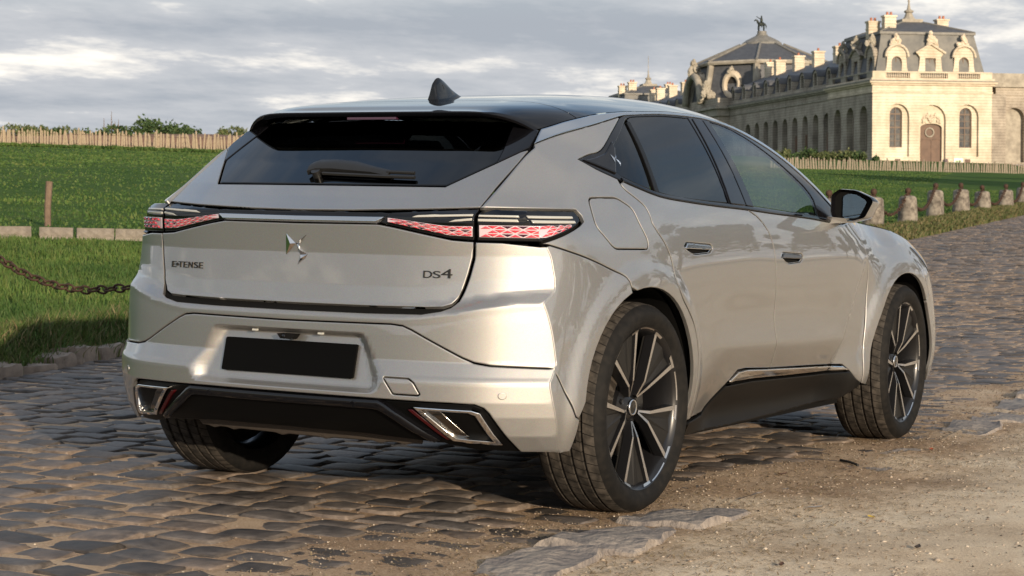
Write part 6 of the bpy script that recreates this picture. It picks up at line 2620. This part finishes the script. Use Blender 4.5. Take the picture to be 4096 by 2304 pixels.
# stone bollards with iron balls, joined by sagging chains
BOL = []
names_ = ['lichen-stained stone bollard mostly hidden behind the windscreen pillar', 'lichen-stained stone bollard half hidden by the door mirror', 'stone bollard with orange lichen, first clear of the door mirror', 'stone bollard second clear of the door mirror', 'stone bollard third clear of the door mirror', 'shorter stone bollard with a pale round lichen patch', 'narrow stone bollard second from the right picture edge', 'stone bollard cut by the right picture edge']
for i, (px, py, hs) in enumerate(((3318, 915, .47), (3492, 905, .48), (3630, 894, .48), (3740, 865, .51), (3845, 852, .49), (3930, 842, .42), (4024, 832, .42), (4090, 817, .42))):
    p, d = ground_hit(px, py)
    p[2] = lawn_z(p[0], p[1])
    root = empty('stone_bollard', None, tuple(p))
    root.rotation_euler = (RNG.normal(0, .015), RNG.normal(0, .015), RNG.uniform(0, 6))
    tag(root, names_[i], 'bollard', 'stone bollards along the road')
    rg = np.random.default_rng(40 + i)
    mb = MB()
    mb.lathe([(.195, -.12), (.182, .04), (.172, hs * .5), (.160, hs - .05), (.148, hs - .02), (.120, hs), (.06, hs + .010), (.0, hs + .012)], 20)
    V = arr(mb.V)
    r_ = np.hypot(V[:, 0], V[:, 1])
    a_ = np.arctan2(V[:, 1], V[:, 0])
    k = 1 + .05 * np.sin(a_ * 2 + rg.uniform(0, 6)) + .03 * np.sin(a_ * 5 + V[:, 2] * 9)
    V[:, 0] *= k
    V[:, 1] *= k
    mesh_obj('stone_block', V, mb.F, LICHEN, root, sharp=50)
    ib = MB()
    ib.lathe([(.022, hs - .02), (.022, hs + .045), (.04, hs + .05), (.052, hs + .075), (.055, hs + .10), (.045, hs + .128), (.02, hs + .145), (0, hs + .148)], 14)
    ib.obj('iron_knob', RUST, root, True, 40)
    BOL.append((p, hs))


def chain(label, pts, link_len, r, group=None):
    """separate oval links strung along the points"""
    root = empty('iron_chain', None, tuple(pts[0]))
    tag(root, label, 'chain', group)
    P = arr(pts)
    seg = np.r_[0, np.cumsum(np.linalg.norm(np.diff(P, axis=0), axis=1))]
    n = max(3, int(seg[-1] / (link_len * .78)))
    mb = MB()
    oval = []
    for k in range(12):
        t = 2 * math.pi * k / 12
        oval.append((link_len * .5 * math.cos(t), link_len * .28 * math.sin(t), 0))
    mb.tube(oval + [oval[0]], r, 6, cap=False)
    me = mb.mesh('chain_link', RUST, True)
    for i in range(n):
        s = seg[-1] * (i + .5) / n
        p = arr([np.interp(s, seg, P[:, j]) for j in range(3)])
        q = arr([np.interp(s + .02, seg, P[:, j]) for j in range(3)])
        d = Vector(q - p)
        if d.length < 1e-6:
            d = Vector((1, 0, 0))
        o = bpy.data.objects.new('chain_link', me)
        M = d.to_track_quat('X', 'Z').to_matrix().to_4x4() @ Matrix.Rotation(math.pi / 2 * (i % 2) + .4, 4, 'X')
        o.matrix_world = Matrix.Translation(Vector(p) - root.location) @ M
        link(o, root)
    return root


cl = ['rusty chain sagging between the two bollards nearest the door mirror', 'rusty chain from the half hidden bollard to the first clear one', 'rusty chain between the first and second clear bollards', 'rusty chain between the second and third clear bollards', 'rusty chain between the third clear bollard and the shorter one', 'rusty chain from the shorter bollard to the narrow one', 'rusty chain leading to the bollard at the right picture edge']
for i in range(7):
    (a, ha), (b, hb_) = BOL[i], BOL[i + 1]
    pts = []
    for t in np.linspace(0, 1, 13):
        p = a + (b - a) * t
        z = (a[2] + ha + .07) * (1 - t) + (b[2] + hb_ + .07) * t - .38 * 4 * t * (1 - t)
        pts.append((p[0], p[1], max(z, lawn_z(p[0], p[1]) + .015)))
    chain(cl[i], pts, .10, .010)
# the near chain at left, from a bollard outside the picture, its end lying in the grass
near = [at(-130, 985, 11.6), at(0, 1035, 11.6), at(60, 1075, 11.5), at(125, 1107, 11.4), at(190, 1132, 11.3), at(260, 1150, 11.2), at(340, 1160, 11.1), at(430, 1158, 11.0), at(530, 1148, 10.9)]
chain('rusty iron chain hanging low over the grass at left', [tuple(p) for p in near], .085, .0068)


# kerbs
def stone_block(name, c, L, W_, H, ang, seed, material, parent=None, n=4):
    """rough-hewn block: broken edges, uneven faces"""
    rg = np.random.default_rng(seed)
    bm = bmesh.new()
    bmesh.ops.create_cube(bm, size=1)
    bmesh.ops.subdivide_edges(bm, edges=bm.edges[:], cuts=5, use_grid_fill=True)
    sk = rg.normal(0, .10, 4)
    for v in bm.verts:
        x, y, z = v.co
        k = (abs(x) > .49) + (abs(y) > .49) + (abs(z) > .49)
        f = {3: .90, 2: .965, 1: 1.0}.get(k, 1)
        X, Y = x * L * (1 + sk[0] * y) + sk[1] * y * L * .5, y * W_ * (1 + sk[2] * x * 2)
        nz = float(vnoise(X + seed, Y, .07, 1) - .5) + .6 * float(vnoise(X + seed, Y + z * H, .03, 2) - .5)
        v.co = Vector((X * f + nz * .020 * (abs(x) > .4), Y * f + nz * .020 * (abs(y) > .4), z * f * H + nz * .020 * (z > .4)))
    me = bpy.data.meshes.new(name)
    bm.to_mesh(me)
    bm.free()
    me.materials.append(material)
    me.shade_smooth()
    me.set_sharp_from_angle(angle=math.radians(32))
    o = bpy.data.objects.new(name, me)
    o.location = c
    o.rotation_euler = (rg.normal(0, .03), rg.normal(0, .03), ang)
    return link(o, parent)


x = .3
k = 0
kl = []
while x < 5.2:
    L = RNG.uniform(.22, .50)
    yk = float(yl_(x + L / 2))
    a = math.atan2(float(yl_(x + L)) - float(yl_(x)), L)
    o = stone_block('kerb_stone', (x + L / 2, yk, float(terrain(x, yk)) - .005 + RNG.normal(0, .012)), L * .97, .19 * RNG.uniform(.8, 1.2), .135 * RNG.uniform(.75, 1.2), a + RNG.normal(0, .08), 200 + k, KERBST)
    pr = arr([x + L / 2, yk, 0.1]) - CAM_LOC
    px = 2048 + 7760 * (pr @ R_AX) / (pr @ F_AX)
    if px < -60:
        lab = 'rough kerb stone of the lawn edge beyond the left picture edge'
    elif px < 500:
        n_ = sum(1 for q in kl if q)
        kl.append(1)
        lab = ['rough kerb stone of the lawn edge at the left picture edge', 'rough reddish kerb stone second from the left picture edge', 'rough reddish kerb stone third from the left picture edge', 'rough reddish kerb stone fourth from the left picture edge', 'rough reddish kerb stone fifth from the left picture edge', 'rough reddish kerb stone sixth from the left picture edge'][min(n_, 5)]
    else:
        lab = 'rough kerb stone of the lawn edge hidden behind the car'
    tag(o, lab, 'kerb stone', 'left kerb stones')
    x += L
    k += 1
rk = [(-1.62, .44, 'pale kerb stone cut by the bottom picture edge', .21, .012), (-1.10, .52, 'broad pale kerb stone at the bottom, second from the picture edge', .27, .016), (-.56, .50, 'pale grey kerb stone left of the purplish one', .28, .022), (-.02, .52, 'purplish kerb stone half buried beside the rear wheel', .30, .020), (.56, .50, 'sand-covered kerb stone just ahead of the rear wheel', .22, -.004), (1.5, .30, 'small pale stone almost buried in the gravel', .20, -.002), (2.15, .34, 'small grey stone buried beside the front wheel', .20, .000), (3.25, .5, 'pale kerb stone in the gravel ahead of the front wheel', .26, .014), (3.9, .5, 'flat pale kerb stone second ahead of the front wheel', .26, .016), (4.6, .6, 'pale kerb stone near the right picture edge', .28, .022), (5.3, .6, 'pinkish kerb stone at the right picture edge', .28, .03)]
for i, (xx, L, lab, wd, up) in enumerate(rk):
    yk = float(yr_(xx)) - .03 + RNG.normal(0, .012)
    a = math.atan2(float(yr_(xx + .3)) - float(yr_(xx - .3)), .6) + RNG.normal(0, .06)
    o = stone_block('kerb_stone', (xx, yk, float(gravel_z(xx, yk)) - .065 + up), L, wd * .95, .12, a, 300 + i, KERBPALE)
    tag(o, lab, 'kerb stone', 'right kerb stones')


# ------------------------------------------------------------------ grass, pebbles, litter
def in_view(P, m=.09):
    d = (P - CAM_LOC) @ F_AX
    return (d > .5) & (abs((P - CAM_LOC) @ R_AX / d) < .264 + m) & (abs((P - CAM_LOC) @ U_AX / d) < .149 + m)


def grass(name, n, sampler, hgt, wid, material, seed, parent=None):
    rg = np.random.default_rng(seed)
    P = sampler(rg, n)
    P = P[in_view(P)]
    n = len(P)
    a = rg.uniform(0, 2 * math.pi, n)
    h = hgt * rg.uniform(.45, 1.35, n) * (.6 + .9 * vnoise(P[:, 0], P[:, 1], .35, 6))
    w = wid * rg.uniform(.7, 1.3, n)
    lean = rg.uniform(.15, .9, n) * h
    la = rg.uniform(0, 2 * math.pi, n)
    sx, sy = np.cos(a) * w, np.sin(a) * w
    lx, ly = np.cos(la) * lean, np.sin(la) * lean
    b0 = P + np.stack([-sx, -sy, 0 * h - .01], 1)
    b1 = P + np.stack([sx, sy, 0 * h - .01], 1)
    m0 = P + np.stack([-sx * .7 + lx * .35, -sy * .7 + ly * .35, h * .62], 1)
    m1 = P + np.stack([sx * .7 + lx * .35, sy * .7 + ly * .35, h * .62], 1)
    t = P + np.stack([lx, ly, h], 1)
    V = np.stack([b0, b1, m1, m0, t], 1).reshape(-1, 3)
    q = np.arange(n) * 5
    F = np.concatenate([np.stack([q, q + 1, q + 2], 1), np.stack([q, q + 2, q + 3], 1), np.stack([q + 3, q + 2, q + 4], 1)])
    o = link(bpy.data.objects.new(name, fast_mesh(name, V, F, material, False)), parent)
    o['kind'] = 'stuff'
    return o


def near_lawn(d0, d1, x0, x1, pw=1.0, lift=None):
    def f(rg, n):
        x = rg.uniform(x0, x1, n)
        d = d0 + (d1 - d0) * rg.random(n) ** pw
        y = yl_(x) + d
        z = terrain(x, y) + .13 * sstep(0, .30, d) + .05 * (vnoise(x, y, 1.3) - .5) * sstep(.1, .8, d)
        return np.stack([x, y, z], 1)
    return f


g1 = grass('lawn_grass', 120000, near_lawn(.10, 7.5, -2, 11, 1.25), .052, .0042, BLADE, 1)
tag(g1, 'green lawn grass beyond the kerb left of the car', 'grass')
g2 = grass('kerb_tufts', 16000, near_lawn(-.06, .45, -2, 7, .9), .10, .005, BLADE, 2)
tag(g2, 'longer grass tufts hanging over the left kerb', 'grass')
g3 = grass('dry_tufts', 9000, near_lawn(-.10, .45, -2, 7, .8), .11, .0048, BLADED, 3)
tag(g3, 'dry brownish grass along the left kerb', 'grass')
g4 = grass('verge_grass', 42000, near_lawn(.0, .7, 12, 48, 1.2), .065, .014, BLADED, 4)
tag(g4, 'yellowing verge grass along the far road edge', 'grass')
g5 = grass('far_lawn_grass', 60000, near_lawn(.8, 16, 9, 60, 1.3), .032, .010, BLADE, 5)
tag(g5, 'mown lawn around the bollards and stake', 'grass')
g7 = grass('middle_lawn_grass', 70000, near_lawn(6, 48, 6, 110, 1.2), .032, .022, BLADE, 8)
tag(g7, 'mown lawn in the middle distance', 'grass')
g8 = grass('upper_lawn_grass', 90000, near_lawn(30, 110, 20, 170, 1.0), .040, .05, BLADE, 9)
tag(g8, 'mown lawn below the fences', 'grass')
g6 = grass('fence_foot_grass', 14000, lambda rg, n: (lambda t_, s_: np.stack([FL0[0] + (FL1[0] - FL0[0]) * t_ - s_ * .75, FL0[1] + (FL1[1] - FL0[1]) * t_ - s_ * .66, terrain(FL0[0] + (FL1[0] - FL0[0]) * t_, FL0[1] + (FL1[1] - FL0[1]) * t_) + .10], 1))(rg.random(n), rg.uniform(.0, 1.8, n)), .13, .05, BLADE, 7)
tag(g6, 'uncut grass along the foot of the left fence', 'grass')


def pebbles(name, n, sampler, s0, s1, material, seed):
    rg = np.random.default_rng(seed)
    P = sampler(rg, n)
    P = P[in_view(P, .05)]
    n = len(P)
    s = s0 * (s1 / s0) ** (rg.random(n) ** 2.6)
    base = arr([(1, 0, 0), (-1, 0, 0), (0, 1, 0), (0, -1, 0), (0, 0, 1), (0, 0, -1)])
    Fb = arr([(0, 2, 4), (2, 1, 4), (1, 3, 4), (3, 0, 4), (2, 0, 5), (1, 2, 5), (3, 1, 5), (0, 3, 5)]).astype(int)
    a = rg.uniform(0, 6.28, n)
    sc = np.stack([rg.uniform(.7, 1.3, n), rg.uniform(.6, 1.1, n), rg.uniform(.35, .7, n)], 1) * s[:, None]
    Q = base[None] * sc[:, None] * rg.uniform(.75, 1.25, (n, 6, 1))
    c, s_ = np.cos(a)[:, None], np.sin(a)[:, None]
    Q = np.stack([Q[..., 0] * c - Q[..., 1] * s_, Q[..., 0] * s_ + Q[..., 1] * c, Q[..., 2]], -1)
    V = (P[:, None] + Q).reshape(-1, 3)
    F = (Fb[None] + (np.arange(n) * 6)[:, None, None]).reshape(-1, 3)
    o = link(bpy.data.objects.new(name, fast_mesh(name, V, F, material, True)))
    o['kind'] = 'stuff'
    return o


def on_gravel(rg, n):
    x = rg.uniform(-2.2, 7, n)
    y = yr_(x) - .02 - 2.6 * rg.random(n) ** 1.2
    return np.stack([x, y, gravel_z(x, y)], 1)


def on_sand(rg, n):
    x = rg.uniform(-2.6, 7, n)
    y = yr_(x) + rg.uniform(-.05, .75, n)
    return np.stack([x, y, road_z(x, y) + .002], 1)


def in_joints(rg, n):
    x = rg.uniform(-3.2, 2.5, n)
    y = yr_(x) + rg.uniform(.2, 4.5, n)
    return np.stack([x, y, road_z(x, y) + .001], 1)


PEB = leaf_mat('pebble_stone', (.18, .135, .10), (.30, .24, .18), (.50, .43, .34))
PEBD = leaf_mat('dark_grit', (.04, .032, .026), (.10, .075, .055), (.22, .16, .11))
tag(pebbles('gravel_pebbles', 26000, on_gravel, .0014, .0085, PEB, 1), 'pale pebbles strewn over the gravel path', 'gravel')
tag(pebbles('coarse_stones', 900, on_gravel, .006, .017, PEB, 21), 'larger stones lying on the gravel path', 'gravel')
tag(pebbles('sand_grit', 9000, on_sand, .0014, .006, PEB, 2), 'fine grit over the sand along the kerb', 'gravel')
tag(pebbles('dark_litter', 9000, lambda r_, n: np.vstack([on_gravel(r_, n // 2), on_sand(r_, n // 2)]), .0016, .008, PEBD, 3), 'dark specks of leaf litter on sand and gravel', 'litter')
tag(pebbles('joint_grit', 9000, in_joints, .0014, .006, PEB, 4), 'grit in the joints between the cobbles', 'gravel')


def straw(name, n, sampler, L, material, seed):
    """thin dry bits lying flat"""
    rg = np.random.default_rng(seed)
    P = sampler(rg, n)
    P = P[in_view(P, .05)]
    n = len(P)
    a = rg.uniform(0, 6.28, n)
    l = L * rg.uniform(.3, 1.3, n)
    w = .0011 * rg.uniform(.6, 1.8, n)
    d = np.stack([np.cos(a), np.sin(a), rg.normal(0, .12, n)], 1) * l[:, None]
    s = np.stack([-np.sin(a), np.cos(a), 0 * a], 1) * w[:, None]
    P = P + [0, 0, .003]
    V = np.stack([P - d - s, P + d - s, P + d + s, P - d + s], 1).reshape(-1, 3)
    o = link(bpy.data.objects.new(name, fast_mesh(name, V, np.arange(n * 4).reshape(n, 4), material, False)))
    o['kind'] = 'stuff'
    return o


def by_kerb(rg, n):
    x = rg.uniform(-1.6, 7, n)
    y = yr_(x) + rg.normal(-.12, .38, n)
    z = np.where(y < yr_(x), gravel_z(x, y), road_z(x, y))
    return np.stack([x, y, z], 1)


STRAW = leaf_mat('dry_straw', (.10, .065, .035), (.24, .165, .085), (.42, .32, .18))
tag(straw('straw_litter', 26000, by_kerb, .011, STRAW, 12), 'dry straw and leaf litter drifted along the right kerb', 'litter')


def ground_thing(px, py):
    r = ray_dir(px, py)
    ds = np.linspace(3, 20, 4000)
    P = CAM_LOC + ds[:, None] * r
    zz = np.where(P[:, 1] < yr_(P[:, 0]), gravel_z(P[:, 0], P[:, 1]), road_z(P[:, 0], P[:, 1]))
    k = np.argmax(P[:, 2] < zz)
    return P[k]


p, q = ground_thing(3362, 1846), ground_thing(3432, 1866)
mb = MB()
mb.tube([tuple(p + [0, 0, .006]), tuple((p + q) / 2 + [0, 0, .009]), tuple(q + [0, 0, .006])], .0055, 6)
o = mb.obj('twig', mat('dark_twig', (.02, .018, .016), .8))
tag(o, 'short dark twig on the sand ahead of the rear wheel', 'twig')


def leaf_thing(px, py, L, ang, color, label, seed, curl=.35):
    p = ground_thing(px, py)
    V, F = [], []
    for i, t in enumerate(np.linspace(-1, 1, 7)):
        w = .42 * (1 - t * t) ** .7
        for u in (-1, 0, 1):
            V.append((t * L / 2, u * w * L / 2, .004 + curl * L * .3 * (t * t * .6 + (u * u) * .5)))
    F = [tuple(f) for f in grid_faces(7, 3)]
    o = mesh_obj('fallen_leaf', V, F, mat('leaf_%d' % seed, color, .7))
    o.location = p
    o.rotation_euler = (0, 0, ang)
    tag(o, label, 'leaf')


leaf_thing(3726, 1802, .05, .3, (.30, .07, .03), 'reddish fallen leaf beside a buried stone near the front wheel', 1)
leaf_thing(3130, 1901, .05, -.4, (.10, .05, .03), 'small brown fallen leaf on the sand between the wheels', 2)
leaf_thing(3260, 2032, .065, -.5, (.42, .38, .34), 'pale grey fallen leaf on the gravel', 3, .1)
leaf_thing(3486, 2074, .045, .8, (.52, .36, .05), 'yellow fallen leaf on the gravel', 4)
leaf_thing(3670, 2197, .045, .1, (.035, .028, .025), 'dark curled scrap on the bottom right gravel', 5, .6)
leaf_thing(3125, 2267, .04, .2, (.06, .03, .02), 'dark brown leaf scrap near the bottom picture edge', 6, .6)
leaf_thing(318, 2052, .045, .5, (.03, .025, .022), 'dark leaf lying on a cobble at bottom left', 7, .2)
leaf_thing(374, 1606, .04, .5, (.02, .018, .018), 'dark leaf lying on the cobbles left of the bumper', 8, .2)

# ------------------------------------------------------------------ trees along the right side (they show in the paint and the door mirror)
def tree_meshes(seed, h):
    rg = np.random.default_rng(seed)
    cl = []
    for i in range(16):
        z = h * rg.uniform(.25, .92)
        rad = h * .24 * (1 - ((z / h - .5) / .55) ** 2) + .4
        a = rg.uniform(0, 6.28)
        rr = rad * rg.uniform(.2, .9)
        cl.append((rr * math.cos(a), rr * math.sin(a), z, h * rg.uniform(.07, .13)))
    cl = arr(cl)

    def shp(r_, n):
        i = r_.integers(0, len(cl), n)
        d = r_.normal(0, 1, (n, 3))
        d /= np.linalg.norm(d, axis=1, keepdims=True)
        return cl[i, :3] + d * (cl[i, 3] * r_.uniform(.4, 1.1, n))[:, None]
    V, F = leaf_cloud(2600, shp, .30, seed, 0)
    crown = fast_mesh('crown', V, F, LEAFT, False)
    mb = MB()
    mb.tube([(0, 0, -.3), (.1, 0, h * .3), (0, .1, h * .75)], [h * .03, h * .022, h * .008], 8)
    for c in cl[:8]:
        mb.tube([(0, 0, c[2] * .6), tuple(c[:3])], [h * .01, h * .003], 5)
    return crown, mb.mesh('trunk', BARK, True)


TM = [tree_meshes(70 + i, (9.5, 11.5, 8.0)[i]) for i in range(3)]
spots = [(66, 3.0), (60, -4), (55, -10), (52, -17), (44, -20), (40, -27), (33, -29), (28, -35), (20, -36), (64, -14), (50, -28), (38, -38), (72, -4), (30, -44), (46, -11)]
for i, (x, y) in enumerate(spots):
    root = empty('broadleaf_tree', None, (x, y, float(terrain(x, y)) + .05))
    s = RNG.uniform(.85, 1.2)
    root.scale = (s, s, s)
    root.rotation_euler = (0, 0, RNG.uniform(0, 6.28))
    tag(root, 'dark leafy tree in the row mirrored in the car side', 'tree', 'trees right of the road')
    c, t_ = TM[i % 3]
    link(bpy.data.objects.new('crown', c), root)
    link(bpy.data.objects.new('trunk', t_), root)
